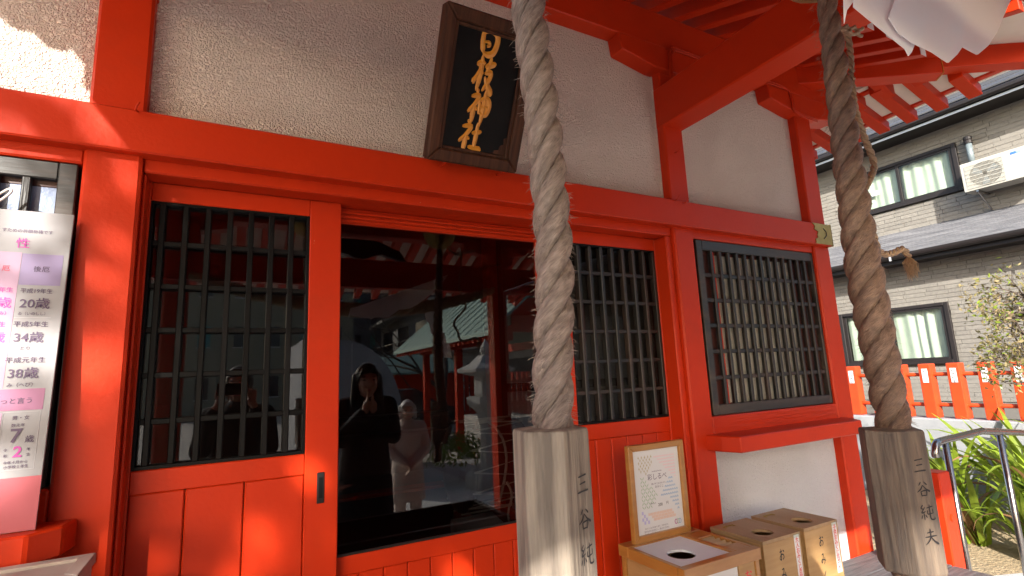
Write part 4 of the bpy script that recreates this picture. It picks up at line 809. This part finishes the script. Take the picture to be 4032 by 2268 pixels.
# ---------------------------------------------------------------- white wall with red name-post fence
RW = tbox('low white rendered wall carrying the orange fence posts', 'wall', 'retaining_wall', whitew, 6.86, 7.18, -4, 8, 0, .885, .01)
F = thing('post_fence', 'orange post fence with white name plates on the low white wall', 'fence', (7.0, 1.0, .886))
pm = G().box(-.062, .062, -.062, .062, 0, .60).mesh('fence_post', orange, bev=.014, seg=2)
ply = [1.282-.2685*k for k in range(-14, 16)]
for i, y in enumerate(ply):
    p = rep('fence_post', pm, F, [(7.0, y, .886)])[0]
    if -.6 < y < 3: 
        box('name_plate', paperw, p, 6.931, 6.9375, y-.027, y+.027, 1.276, 1.43, bev=0)
        g = G(); r_ = random.Random(i)
        for k in range(4):
            for q in range(5):
                a = r_.uniform(-.015, .015); zz = 1.413-.036*k-r_.uniform(0, .026)
                if r_.random() < .5: g.box(6.9298, 6.9308, y+a-.010, y+a+.010, zz, zz+.004)
                else: g.box(6.9298, 6.9308, y+a-.002, y+a+.002, zz-.008, zz+.010)
        g.ob('brush_writing', ink, p)
for z in (1.365, 1.03): G().tube([(7.0, -3, z), (7.0, 6, z)], .022, 10).ob('fence_rail', orange, F, smooth=True)

# ---------------------------------------------------------------- handrail, low red post
Hn = thing('handrail', 'bent stainless steel handrail with two posts beside the side steps', 'handrail', (3.7, -.3, 0))
G().tube(cat_rom([Vector(p) for p in [(3.285, -.3, 1.035), (3.283, -.3, 1.06), (3.305, -.3, 1.095), (3.36, -.3, 1.108), (3.60, -.3, 1.113), (3.845, -.3, 1.118), (3.90, -.3, 1.112), (4.414, -.3, 1.058), (4.9, -.3, 1.00)]], 6), .019, 14).ob('rail', steel, Hn, smooth=True)
for x, z in ((3.405, 1.10), (4.068, 1.08)): G().tube([(x, -.3, 0), (x, -.3, z)], .0165, 12).ob('rail_post', steel, Hn, smooth=True); G().lathe((x, -.3, .008), [(.04, 0), (.04, .008), (.02, .012)], 12).ob('base_flange', steel, Hn)
NP = thing('newel_post', 'short vermilion post at the veranda corner behind the brown rope grip', 'post', (3.265, -.28, 0))
box('shaft', red, NP, 3.21, 3.325, -.33, -.215, 0, .965, bev=.006); G().lathe((3.268, -.3301, .74), [(.018, 0), (.018, -.004), (.014, -.006)], 14, 'y').ob('peg_cap', red, NP)
box('bottom_rail', red, NP, 3.205, 3.33, -.335, -.21, .02, .12, bev=.004)

# ---------------------------------------------------------------- strap-leaf plants
def leaf_mesh(ln, wd, droop, twist, seed, m):
    r_ = random.Random(seed); n = 9; vs = []; fs = []
    for i in range(n+1):
        t = i/n; a = R(78)-droop*t*t*R(120); 
        if i == 0: x = z = 0.0
        else: x += math.cos(a)*ln/n; z += math.sin(a)*ln/n
        wv = wd*(.55+.45*math.sin(min(1, t*1.6)*math.pi/2))*(1-t**3.2)+.0015; tw = twist*t
        dz = wv*.35
        for s_, q in ((-1, dz), (0, 0), (1, dz)): vs.append((x+s_*wv*math.sin(tw)*.5, s_*wv*math.cos(tw)*.5, z+q*.5*abs(s_)))
    for i in range(n):
        for k in range(2): a = i*3+k; fs.append((a, a+1, a+4, a+3))
    return G().add(vs, fs).mesh('leaf', m, smooth=True)
LM = [leaf_mesh(1, .062, d, tw, i, leafm) for i, (d, tw) in enumerate(((.25, .2), (.45, -.3), (.65, .4), (.85, -.2), (1.05, .5), (.55, .9)))]
LD = [leaf_mesh(1, .085, 1.25, .9, 9, leafd), leaf_mesh(1, .07, .9, -1.2, 10, leafd)]
rng = random.Random(5)
spots = [(5.55, .50, .75, 42), (6.15, .92, .95, 48), (6.45, .42, 1.1, 46), (5.95, .12, 1.1, 48), (6.6, 1.25, .8, 26), (5.4, .08, .7, 38), (6.6, -.15, 1.2, 38), (6.3, 2.1, .6, 12)]
desc = ['small front clump of strap leaves at the edge of the sandy soil', 'strap-leaf clump just right of the low red post, under the white wall', 'tall strap-leaf clump against the white wall below the fence', 'strap-leaf clump with brown tipped leaves between the handrail posts', 'strap-leaf clump half hidden behind the brown rope grip', 'low strap-leaf tuft at the concrete path edge, cut by the right edge', 'tallest strap-leaf clump at the far right under the gnarled tree', 'strap-leaf tuft far back along the white wall']
for (x, y, h, n), d in zip(spots, desc):
    T = thing('strap_leaf_plant', d, 'plant', (x, y, .004), 'strap-leaf plants in the bed')
    for k in range(n):
        dry = rng.random() < .07
        o = link('leaf', rng.choice(LD if dry else LM), T, (rng.uniform(-.07, .07), rng.uniform(-.07, .07), 0))
        s_ = h*rng.uniform(.6, 1.12); o.scale = (s_, s_*rng.uniform(.8, 1.3), s_); o.rotation_euler = (rng.uniform(-.12, .12), rng.uniform(-.15, .2), rng.uniform(0, 6.283))

# ---------------------------------------------------------------- trees
def grow(g, p, d, r_, ln, depth, rnd, tips, bend=.35, kids=(2, 3), shr=.68):
    n = 4; pts = [p]; q = Vector(p); dd = Vector(d)
    for i in range(n):
        dd = (dd+Vector((rnd.gauss(0, bend*.4), rnd.gauss(0, bend*.4), rnd.gauss(.03, bend*.25)))).normalized(); q = q+dd*ln/n; pts.append(q.copy())
    g.tube(pts, [r_*(1-.45*i/n) for i in range(n+1)], 6 if depth > 2 else 4, caps=False)
    if depth == 0: tips.append((q.copy(), dd.copy())); return
    for k in range(rnd.choice(kids)):
        e = (dd+Vector((rnd.gauss(0, .6), rnd.gauss(0, .6), rnd.gauss(.12, .45)))).normalized()
        grow(g, pts[rnd.choice((2, 3, 4, 4))], e, r_*.55, ln*shr*rnd.uniform(.8, 1.2), depth-1, rnd, tips, bend, kids, shr)
def quad_leaf(g, p, n, s_, rnd):
    n = Vector(n).normalized(); t = n.orthogonal().normalized(); t = (Matrix.Rotation(rnd.uniform(0, 6.28), 3, n) @ t); b = n.cross(t)
    g.add([p-t*s_, p-b*s_*.42, p+t*s_, p+b*s_*.42], [(0, 1, 2, 3)])
rnd = random.Random(21)
T = thing('gnarled_tree', 'gnarled garden tree with sparse dry brown leaves at the right edge', 'tree', (5.05, -.46, 0))
g = G(); tips = []
tr = [Vector(p) for p in [(5.05, -.46, 0), (5.02, -.38, .5), (5.08, -.42, .95), (5.0, -.33, 1.35), (5.04, -.38, 1.7), (5.0, -.33, 2.0)]]
g.tube(cat_rom(tr, 4), [.10-.0022*i for i in range(21)], 10); g.ob('trunk', bark, T, smooth=True)
g = G()
for s_ in range(20):
    b0 = tr[3]+(tr[5]-tr[3])*rnd.random(); grow(g, b0, Vector((rnd.uniform(-.6, .6), rnd.uniform(-.2, .8), rnd.uniform(-.5, .7))).normalized(), .011, .17, 3, rnd, tips, .5, (2, 3), .72)
g.ob('twigs', bark, T)
g = G(); g2 = G()
for p, d in tips:
    for k in range(rnd.choice((3, 5, 7, 9))):
        q = p+Vector((rnd.gauss(0, .035), rnd.gauss(0, .035), rnd.gauss(-.01, .04))); quad_leaf(g if rnd.random() < .8 else g2, q, (rnd.gauss(0, 1), rnd.gauss(0, 1), rnd.gauss(.4, 1)), rnd.uniform(.012, .024), rnd)
g.ob('crown', leafy, T, kind='stuff')
if g2.f: g2.ob('green_leaves', leafm, T, kind='stuff')
# the tree that dapples the left of the front
rnd = random.Random(33)
base = Vector((-.05, 0, 1.55))-SUN*9.5
T = thing('shade_tree', 'leafy tree in the forecourt that dapples the left of the hall', 'tree', (base.x+.3, base.y, 0))
g = G(); tips = []
g.tube([(base.x+.3, base.y, 0), (base.x+.25, base.y+.05, 1.6), (base.x+.1, base.y, 3.0), (base.x, base.y, 4.2)], [.19, .16, .13, .09], 10)
for s_ in range(12): grow(g, Vector((base.x+.1*rnd.uniform(-1, 1), base.y, rnd.uniform(2.8, 4.2))), Vector((rnd.gauss(0, 1), rnd.gauss(0, 1), rnd.uniform(.1, .9))).normalized(), .06, 1.05, 3, rnd, tips, .3, (2, 3), .72)
g.ob('trunk', bark, T)
# leaves are left out along chosen sun rays, shaping light flecks and shadow streaks
STREAK = [((-.56, 2.33), (-.46, 2.28), .028), ((-.46, 2.28), (-.37, 2.22), .03), ((-.37, 2.2), (-.30, 2.05), .022), ((-.36, 2.04), (-.28, 2.03), .03), ((-.36, 1.92), (-.33, 1.93), .02), ((-.34, 1.80), (-.26, 1.80), .02), ((-.40, 1.76), (-.30, 1.72), .018), ((-.55, 2.0), (-.42, 1.96), .02), ((-.56, 1.9), (-.42, 1.86), .03), ((-.6, 1.75), (-.42, 1.70), .03)]
FLECK = [(.13, 1.325, .055), (.20, 1.315, .05), (.02, 1.175, .06), (.20, 1.085, .07), (-.01, 1.075, .06), (-.13, 1.05, .05), (.66, .93, .06), (.62, .85, .07), (.40, .88, .07), (-.27, 1.14, .05), (-.47, 1.5, .07), (-.45, 1.62, .08), (-.33, 1.58, .06), (-.43, 1.36, .05), (.31, 1.5, .02), (-.44, 1.28, .05), (-.46, 1.97, .06), (-.43, 1.80, .04), (-.5, 1.75, .05), (-.15, .9, .08), (.9, .7, .12), (1.25, .55, .16), (2.35, .42, .13), (2.55, .30, .16), (2.1, .36, .12), (1.9, .25, .15), (1.5, .2, .25)]
def open_(u, v):
    if u < -.23 and v > 1.66 and (u > -.40 or v > 2.04):
        for (a, b, r_) in STREAK:
            a_, d_ = Vector(a), Vector(b)-Vector(a); t = max(0, min(1, (Vector((u, v))-a_).dot(d_)/d_.length_squared))
            if (Vector((u, v))-a_-d_*t).length < r_*1.55: return False
        return True
    return any((u-a)**2+(v-b)**2 < ((r_+.02)*(1+.3*math.sin(3*math.atan2(v-b, u-a)+a*40)+.25*math.sin(5*math.atan2(v-b, u-a)+b*31)))**2 for a, b, r_ in FLECK)
leaf_g = G()
for k in range(30000):
    if rnd.random() < .5 and tips: c, _ = rnd.choice(tips); p = c+Vector((rnd.gauss(0, .2), rnd.gauss(0, .2), rnd.gauss(0, .16)))
    else:
        v = Vector((rnd.gauss(0, 1), rnd.gauss(0, 1), rnd.gauss(0, 1))).normalized()*rnd.random()**.4; p = base+Vector((v.x*2.1, v.y*2.1, v.z*1.6-.1))
    t = -p.y/SUN.y; q = p+SUN*t
    s_ = rnd.uniform(.055, .09)
    if p.z > 1.8 and not open_(q.x, q.z): quad_leaf(leaf_g, p, (rnd.gauss(0, 1), rnd.gauss(0, 1), rnd.gauss(.5, 1)), s_*(.8 if q.x < -.2 and q.z > 1.6 else 1), rnd)
leaf_g.ob('crown', leafg, T, kind='stuff')

# ---------------------------------------------------------------- things inside the hall
D = thing('taiko_drum', 'rope-laced drum on a stand just inside the glass door', 'drum', (1.17, .75, .56))
dc = Vector((1.17, .75, 1.12)); dr = .195
def dp(r_, h): return (r_, h)
G().lathe(dc, [(.15, -.15), (.19, -.145), (.175, -.07), (.172, 0), (.175, .07), (.19, .145), (.15, .15)], 28, 'x').ob('shell', darkwood, D, smooth=True)
for s_ in (-1, 1):
    G().lathe(dc+Vector((s_*.155, 0, 0)), [(.185, -.012), (.215, -.01), (.22, 0), (.215, .01), (.185, .012)], 28, 'x').ob('rim', darkwood, D, smooth=True)
    G().lathe(dc+Vector((s_*.158, 0, 0)), [(.195, 0), (.19, s_*.006), (.0, s_*.007)], 28, 'x').ob('drum_head', hide, D)
for k in range(14):
    a0, a1 = 2*math.pi*k/14, 2*math.pi*(k+.5)/14; a2 = 2*math.pi*(k+1)/14
    q = lambda a, s_: dc+Vector((s_*.168, .222*math.cos(a), .222*math.sin(a)))
    G().tube([q(a0, -1), q(a1, 1), q(a2, -1)], .0042, 5).ob('lacing_cord', cordw, D)
G().tube([dc+Vector((.0+.012*math.sin(3*a), .214*math.cos(a), .214*math.sin(a))) for a in [i*math.pi/14 for i in range(29)]], .0065, 6).ob('tension_cord', cordw, D)
G().tube(cat_rom([dc+Vector((.0, -.215, -.06)), dc+Vector((.015, -.235, -.12)), dc+Vector((-.01, -.235, -.2)), dc+Vector((.01, -.23, -.28))], 4), .006, 6).ob('tension_cord_tail', cordw, D)
for s_ in (-1, 1): G().box(1.17+s_*.11-.02, 1.17+s_*.11+.02, .60, .90, .56, .885).ob('stand_leg', redold, D, bev=.004)
box('stand_bar', redold, D, 1.06, 1.28, .73, .77, .62, .66)
tag(G().hexa([(.90, .46, .80), (1.15, .46, .80), (1.15, .46, .865), (.90, .46, .865)], [(.93, .66, .80), (1.15, .66, .80), (1.15, .66, .905), (.93, .66, .905)]).ob('paper_stack', paperw, None, bev=.003), 'white slanted paper box low behind the glass beside the drum', 'paper box')
tag(G().box(.86, 1.18, .44, .70, .56, .799).ob('covered_stool', yel, None, bev=.03, seg=2), 'yellow green cloth covered stool under the white paper box', 'stool')

O = thing('offertory_box', 'dark slatted offertory box below the bell ropes, dimly mirrored in the glass', 'offertory box', (.8, -1.08, 0))
for y in (-1.33, -.86): box('side_board', darkwood, O, .1, 1.5, y, y+.03, .08, .74)
for x in (.1, 1.47): box('end_board', darkwood, O, x, x+.03, -1.299, -.861, .08, .738)
for k in range(12): G().prism([(.131, -1.295+.036*k, .70), (.131, -1.275+.036*k, .73), (.131, -1.265+.036*k, .70)], (1.338, 0, 0)).ob('slat', darkwood, O)
for x in (.12, 1.40):
    for y in (-1.33, -.91): box('foot', darkwood, O, x, x+.08, y, y+.08, 0, .079)

# ---------------------------------------------------------------- people mirrored in the glass
def remesh(g, name, m, parent, vox, smooth=6):
    me = g.mesh(name, m); o = bpy.data.objects.new('tmp', me); COL.objects.link(o)
    rm = o.modifiers.new('r', 'REMESH'); rm.mode = 'VOXEL'; rm.voxel_size = vox
    sm = o.modifiers.new('s', 'SMOOTH'); sm.iterations = smooth; sm.factor = .5
    dg = bpy.context.evaluated_depsgraph_get(); nm = bpy.data.meshes.new_from_object(o.evaluated_get(dg)); nm.name = name
    bpy.data.objects.remove(o); nm.materials.clear(); nm.materials.append(m)
    nm.polygons.foreach_set('use_smooth', [True]*len(nm.polygons)); return link(name, nm, parent)
def cap(g, a, b, r0, r1, n=10):
    a, b = Vector(a), Vector(b); g.tube([a+(b-a)*t for t in (0, .33, .66, 1)], [r0+(r1-r0)*t for t in (0, .33, .66, 1)], n); g.sph(a, r0*.99, n, 6); g.sph(b, r1*.99, n, 6)
def hand(g, wrist, palm, fdir, side, spread):
    """palm ellipsoid, four bent fingers of unequal length and a thumb off the side"""
    wrist, palm, fdir, side = Vector(wrist), Vector(palm), Vector(fdir).normalized(), Vector(side).normalized()
    nrm = fdir.cross(side).normalized(); cap(g, wrist, palm, .024, .03)
    for k, ln in enumerate((.066, .076, .072, .056)):
        b0 = palm+side*(.027-.018*k)+fdir*.03; m0 = b0+fdir*ln*.55+side*spread*(1.5-k)*.006; cap(g, b0, m0, .0088, .008, 6); cap(g, m0, m0+fdir*ln*.5-nrm*.006, .008, .0066, 6)
    t0 = palm+side*.03-fdir*.02; t1 = t0+side*.022+fdir*.03; cap(g, t0, t1, .012, .0095, 6); cap(g, t1, t1+fdir*.03, .0095, .0075, 6)
def person(label, loc, rz, hgt, top, arms, hair, legs, coat, head_tilt=0, group=None, hands=None, bob=False):
    T = thing('person', label, 'person', loc, rot=(0, 0, rz)); k = hgt/1.65
    V = lambda x, y, z: Vector((x*k, y*k, z*k))
    hc = V(0, .03+head_tilt*.06, 1.535-head_tilt*.02)
    b = G(); cap(b, V(0, 0, .90), V(0, .0, 1.30), .125*k, .135*k, 14); cap(b, V(-.13, 0, 1.33), V(.13, 0, 1.33), .06*k, .06*k); cap(b, V(0, 0, 1.36), hc-V(0, .015, .07), .052*k, .048*k)
    for s_ in (-1, 1):
        cap(b, V(s_*.085, 0, .88), V(s_*.09, .015, .48), .085*k, .055*k); cap(b, V(s_*.09, .015, .48), V(s_*.09, -.02, .09), .052*k, .034*k); cap(b, V(s_*.09, -.03, .04), V(s_*.095, .13, .03), .036*k, .03*k)
    b.sph(hc, (.074*k, .092*k, .112*k), 18, 14); b.sph(hc+V(0, .028, -.055), (.055*k, .055*k, .05*k), 14, 10)
    ti = head_tilt*.5
    cap(b, hc+V(0, .088, .012-.02*ti), hc+V(0, .103, -.026), .009*k, .0135*k, 8); b.sph(hc+V(0, .08, -.062), (.024*k, .012*k, .009*k), 10, 6)
    for s_ in (-1, 1): b.sph(hc+V(s_*.074, -.005, -.01), (.012*k, .018*k, .03*k), 8, 8); b.sph(hc+V(s_*.032, .078, -.028), (.022*k, .016*k, .018*k), 8, 6)
    for s_ in (-1, 1):
        sh_, el, wr, pa, fd, sd = [V(s_*p[0], p[1], p[2]) if i < 4 else Vector((s_*p[0], p[1], p[2])) for i, p in enumerate(arms)]
        cap(b, sh_, el, .047*k, .038*k); cap(b, el, wr, .038*k, .026*k); hand(b, wr, pa, fd, sd, 1)
    body = remesh(b, 'body', skin, T, .0075)
    for s_ in (-1, 1): G().sph(hc+V(s_*.032, .082, .008), (.011*k, .006*k, .006*k), 8, 6).ob('eye', ink, T, local=True); G().sph(hc+V(s_*.034, .082, .03), (.018*k, .006*k, .003*k), 8, 4).ob('eyebrow', hair, T, local=True)
    G().sph(hc+V(0, .089, -.062), (.02*k, .005*k, .004*k), 8, 4).ob('lips', inkred, T, local=True)
    c = G(); cap(c, V(0, 0, 1.02), V(0, .0, 1.28), .155*k, .165*k, 16); cap(c, V(-.135, 0, 1.335), V(.135, 0, 1.335), .075*k, .075*k); cap(c, V(0, 0, 1.33), V(0, .012, 1.41), .088*k, .062*k)
    c.rings([[V(rx*math.cos(a), ry*math.sin(a), z) for a in [i*math.pi/10 for i in range(20)]] for rx, ry, z in ((.215, .18, coat), (.195, .16, .8), (.17, .145, 1.02), (.155, .14, 1.2))])
    for s_ in (-1, 1):
        sh_, el, wr = [V(s_*p[0], p[1], p[2]) for p in arms[:3]]; cap(c, sh_, el, .07*k, .062*k); cap(c, el, wr*.86+el*.14, .062*k, .05*k)
    remesh(c, 'coat', top, T, .010, 8)
    if coat > .3:
        l = G()
        for s_ in (-1, 1): cap(l, V(s_*.09, 0, .86), V(s_*.092, .015, .48), .1*k, .075*k); cap(l, V(s_*.092, .015, .48), V(s_*.092, -.015, .1), .075*k, .055*k); l.sph(V(s_*.095, .05, .045), (.05*k, .13*k, .045*k), 10, 6)
        remesh(l, 'trousers', legs, T, .012, 4)
    h = G(); h.sph(hc+V(0, -.018, .022), (.09*k, .1*k, .112*k), 18, 12)
    if bob:
        for s_ in (-1, 1): cap(h, hc+V(s_*.075, -.02, .04), hc+V(s_*.085, -.015, -.075), .036*k, .03*k); cap(h, hc+V(s_*.02, .062, .085), hc+V(s_*.065, .055, .045), .03*k, .022*k)
        cap(h, hc+V(-.05, -.075, -.03), hc+V(.05, -.075, -.03), .045*k, .045*k)
    elif hands == 'long':
        for s_ in (-1, 1): cap(h, hc+V(s_*.075, -.01, .03), hc+V(s_*.095, -.01, -.23), .034*k, .03*k); cap(h, hc+V(s_*.03, .07, .07), hc+V(s_*.055, .078, .035), .026*k, .016*k)
        cap(h, hc+V(0, -.07, 0), hc+V(0, -.10, -.28), .07*k, .06*k)
    else: cap(h, hc+V(-.03, .06, .085), hc+V(.03, .06, .085), .03*k, .03*k)
    hm = remesh(h, 'hair', hair, T, .008, 4)
    for v in hm.data.vertices:                       # keep the face clear of hair
        d = v.co-hc
        if d.y > .045*k and d.z < .055*k and abs(d.x) < .058*k: v.co.y = hc.y+.03*k
    return T
A_pray = [(.165, 0, 1.335), (.185, .09, 1.12), (.03, .20, 1.31), (.02, .205, 1.355), (-.05, .1, 1), (0, -1, .15)]
person('long haired woman in a black coat praying, mirrored in the glass door', (.90, -1.98, 0), R(4), 1.70, coatk, A_pray, hairk, coatk, .45, 1.0, hands='long')
A_clasp = [(.165, 0, 1.335), (.225, .03, 1.08), (.05, .19, .93), (.015, .20, .90), (-.6, .35, -.7), (.3, .8, .4)]
person('silver haired woman in a cream coat with clasped hands, mirrored in the glass', (1.56, -3.1, 0), R(8), 1.36, coatc, A_clasp, hairw, coatc, .50, .3, bob=True)
A_phone = [(.165, 0, 1.335), (.20, .12, 1.13), (.105, .245, 1.40), (.088, .25, 1.43), (-.1, .0, 1), (-1, .12, .25)]
person('person in a dark jacket holding up a phone, mirrored behind the left door lattice', (.05, -2.10, 0), R(4), 1.69, coatk, A_phone, hairk, coatk, .78, .2)
tbox('black smartphone held up by the person in the dark jacket', 'phone', 'smartphone', phonem, -.078, .078, -1.785, -1.776, 1.51, 1.585, .003)

# ---------------------------------------------------------------- forecourt seen in the reflection
# stone lantern
L = thing('stone_lantern', 'pale stone lantern with broad roof in the forecourt', 'stone lantern', (3.35, -5.0, 0))
def hexr(c, r_, z, n=6, a0=.26, lift=0): return [Vector((c[0]+r_*math.cos(a0+2*math.pi*k/n), c[1]+r_*math.sin(a0+2*math.pi*k/n), z+lift)) for k in range(n)]
lc = (3.35, -5.0)
for nm, pr_ in (('base', ((.36, 0), (.36, .18), (.28, .26))), ('shaft', ((.15, .26), (.12, .55), (.12, .85), (.17, 1.05))), ('platform', ((.17, 1.05), (.30, 1.18), (.31, 1.28))), ('fire_box', ((.17, 1.28), (.19, 1.32), (.19, 1.58))), ('roof', ((.22, 1.58), (.43, 1.63), (.44, 1.68), (.25, 1.76), (.12, 1.88))), ('finial', ((.06, 1.88), (.09, 1.94), (.085, 2.0), (.03, 2.08), (.005, 2.12)))):
    G().rings([hexr(lc, r_, z, 6 if nm != 'finial' else 12) for r_, z in pr_]).ob(nm, stone, L, bev=.006)
# pavilion with a green copper roof
Pv = thing('water_pavilion', 'red post pavilion with a green copper roof in the forecourt', 'pavilion', (5.0, -7.8, 0))
px0, px1, py0, py1 = 3.5, 6.6, -10.6, -5.2
def roofq(name, pts, t): return G().prism(pts, (0, 0, t)).ob(name, copper, Pv)
roofq('roof', [(px0, py0, 2.2), (px0, py1, 2.2), ((px0+px1)/2, py1+.1, 3.5), ((px0+px1)/2, py0-.1, 3.5)], .06); roofq('roof', [(px1, py1, 2.2), (px1, py0, 2.2), ((px0+px1)/2, py0-.1, 3.5), ((px0+px1)/2, py1+.1, 3.5)], .06)
for k in range(14): y = py0+.2+(py1-py0-.4)*k/13; G().hexa([(px0+.02, y-.012, 2.265), (px0+.02, y+.012, 2.265), (px0+.02, y+.012, 2.29), (px0+.02, y-.012, 2.29)], [((px0+px1)/2, y-.012, 3.565), ((px0+px1)/2, y+.012, 3.565), ((px0+px1)/2, y+.012, 3.59), ((px0+px1)/2, y-.012, 3.59)]).ob('roof_seam', copper, Pv)
for k in range(26): y = py0+.1+(py1-py0-.2)*k/25; G().hexa([(px0+.05, y-.03, 2.13), (px0+.05, y+.03, 2.13), (px0+.05, y+.03, 2.195), (px0+.05, y-.03, 2.195)], [(px0+.6, y-.03, 2.35), (px0+.6, y+.03, 2.35), (px0+.6, y+.03, 2.41), (px0+.6, y-.03, 2.41)]).ob('rafter', red, Pv)
for x in (4.1, 6.0):
    for y in (-9.9, -7.9, -5.9): box('post', red, Pv, x-.07, x+.07, y-.07, y+.07, 0, 2.4, bev=.01); box('post_base', stone, Pv, x-.14, x+.14, y-.14, y+.14, 0, .12)
for x in (4.1, 6.0): box('beam', red, Pv, x-.06, x+.06, -10.2, -5.6, 2.15, 2.32)
box('tie', red, Pv, 4.02, 4.5, -5.97, -5.83, 1.05, 1.13); box('basin', stone, Pv, 4.6, 5.6, -9, -7, 0, .75, bev=.03); box('gable_panel', red, Pv, 4.2, 5.9, -5.75, -5.7, 2.3, 2.9)
# small red hall with fence, beyond
K = thing('small_red_hall', 'small red side shrine with pale green roof far across the forecourt', 'shrine', (5.2, -15, 0))
box('wall', red, K, 4.2, 6.4, -16, -14, .3, 1.75); box('base', stone, K, 4.0, 6.6, -16.2, -13.8, 0, .3)
G().prism([(3.9, -13.6, 1.75), (6.7, -13.6, 1.75), (6.5, -15, 2.35), (4.1, -15, 2.35)], (0, 0, .06)).ob('roof', copper, K); G().prism([(3.9, -16.4, 1.75), (6.7, -16.4, 1.75), (6.5, -15, 2.35), (4.1, -15, 2.35)], (0, 0, .06)).ob('roof', copper, K)
FF = thing('red_picket_fence', 'red picket fence behind the green roofed pavilion', 'fence', (7.5, -14.2, 0))
for k in range(16): box('picket', red, FF, 6.3+.2*k, 6.42+.2*k, -14.25, -14.15, 0, 1.7)
for z in (.4, 1.35): box('rail', red, FF, 6.3, 9.5, -14.14, -14.1, z, z+.08)
# apartment blocks
def block(label, m, x0, x1, y0, y1, h, face, floors, bays, rail, group='apartment blocks round the forecourt'):
    T = thing('apartment_block', label, 'building', ((x0+x1)/2, (y0+y1)/2, 0), group); box('wall', m, T, x0, x1, y0, y1, 0, h, bev=0); box('parapet', conc, T, x0-.1, x1+.1, y0-.1, y1+.1, h, h+.25, bev=0)
    fh = h/floors
    for f in range(floors):
        for b_ in range(bays):
            if face == '-x':
                a0 = y0+(y1-y0)*(b_+.2)/bays; a1 = y0+(y1-y0)*(b_+.8)/bays; wn = box('window', winm, T, x0-.03, x0-.005, a0, a1, f*fh+.9, f*fh+2.3, bev=0)
                if rail:
                    box('balcony', aptg, T, x0-.9, x0-.001, y0+(y1-y0)*b_/bays+.1, y0+(y1-y0)*(b_+1)/bays-.1, f*fh-.1, f*fh+.1, bev=0)
                    for q in range(12): yy = y0+(y1-y0)*(b_+.1+.8*q/11)/bays; G().box(x0-.88, x0-.85, yy-.015, yy+.015, f*fh+.1, f*fh+1.1).ob('railing_bar', darkm, T)
                    box('railing_top', zinc, T, x0-.9, x0-.84, y0+(y1-y0)*b_/bays+.1, y0+(y1-y0)*(b_+1)/bays-.1, f*fh+1.1, f*fh+1.15, bev=0)
            else:
                a0 = x0+(x1-x0)*(b_+.25)/bays; a1 = x0+(x1-x0)*(b_+.6)/bays; wn = box('window', winm if (b_+f) % 3 else teal, T, a0, a1, y1+.005, y1+.03, f*fh+1.0, f*fh+2.2, bev=0); box('window_surround', paperw, wn, a0-.06, a1+.06, y1+.001, y1+.02, f*fh+.92, f*fh+.98, bev=0)
block('pale grey apartment block with barred balconies behind the pavilion', aptg, 10.6, 18, -40, -15, 15, '-x', 5, 6, True)
block('beige apartment block with teal shutters far behind the visitors', aptb, -6, 7.0, -40, -33, 12, '+y', 4, 7, False)
block('blue grey apartment block between the beige and pale grey ones', aptd, 7.3, 12, -48, -41, 16, '+y', 5, 4, False)
# white storage tent, parked car
g = G(); pr_ = [(.95, 0), (2.55, 0), (2.55, .9)]+[(2.55-1.0+1.0*math.cos(a), .9+1.35*math.sin(a)) for a in [i*math.pi/20 for i in range(1, 11)]]+[(.95, 2.25)]
WT = thing('storage_tent', 'white storage tent with a rounded shoulder behind the praying woman', 'tent', (1.75, -7.8, 0)); g.prism([(x, -6.6, z) for x, z in pr_], (0, -2.4, 0)).ob('cover', whitew, WT)
for x in (1.3, 1.7): box('seam', conc, WT, x, x+.02, -6.602, -6.595, .05, 2.2, bev=0)
Cr = thing('parked_car', 'dark parked car beside the storage tent', 'car', (3.4, -11.5, 0))
body = [(-2.0, .35), (-2.05, .75), (-1.3, .88), (-.7, 1.32), (.7, 1.36), (1.35, .92), (2.0, .8), (2.05, .4)]
G().prism([(3.4+u, -12.3, z) for u, z in body], (0, 1.6, 0)).ob('body', carp, Cr, bev=.06, seg=2)
box('side_glass', winm, Cr, 2.75, 4.1, -10.70, -10.69, .93, 1.27, bev=0)
for u in (-1.25, 1.3):
    for y in (-10.78, -12.28): tw_ = G().lathe((3.4+u, y, .32), [(.2, -.1), (.32, -.09), (.32, .09), (.2, .1)], 18, 'y').ob('tyre', ink, Cr); G().lathe((3.4+u, y, .32), [(.19, -.08), (.19, .105), (.05, .11)], 14, 'y').ob('rim', zinc, tw_)
# clipped shrub and bare tree by the lantern
rnd = random.Random(8)
T = thing('low_shrub', 'low leafy shrub beside the stone lantern', 'shrub', (3.1, -5.6, 0)); g = G()
for k in range(700): v = Vector((rnd.gauss(0, 1), rnd.gauss(0, 1), abs(rnd.gauss(0, 1)))).normalized(); quad_leaf(g, Vector((3.1, -5.6, .3))+Vector((v.x*.55, v.y*.45, v.z*.5))*rnd.uniform(.7, 1), v, rnd.uniform(.03, .05), rnd)
g.ob('foliage', leafm, T, kind='stuff')
T = thing('bare_tree', 'bare winter tree behind the pavilion', 'tree', (5.4, -12.6, 0)); g = G(); tips = []
grow(g, Vector((5.4, -12.6, 0)), Vector((0, 0, 1)), .14, 1.6, 5, random.Random(4), tips, .3, (2, 3), .75); g.ob('trunk', bark, T)
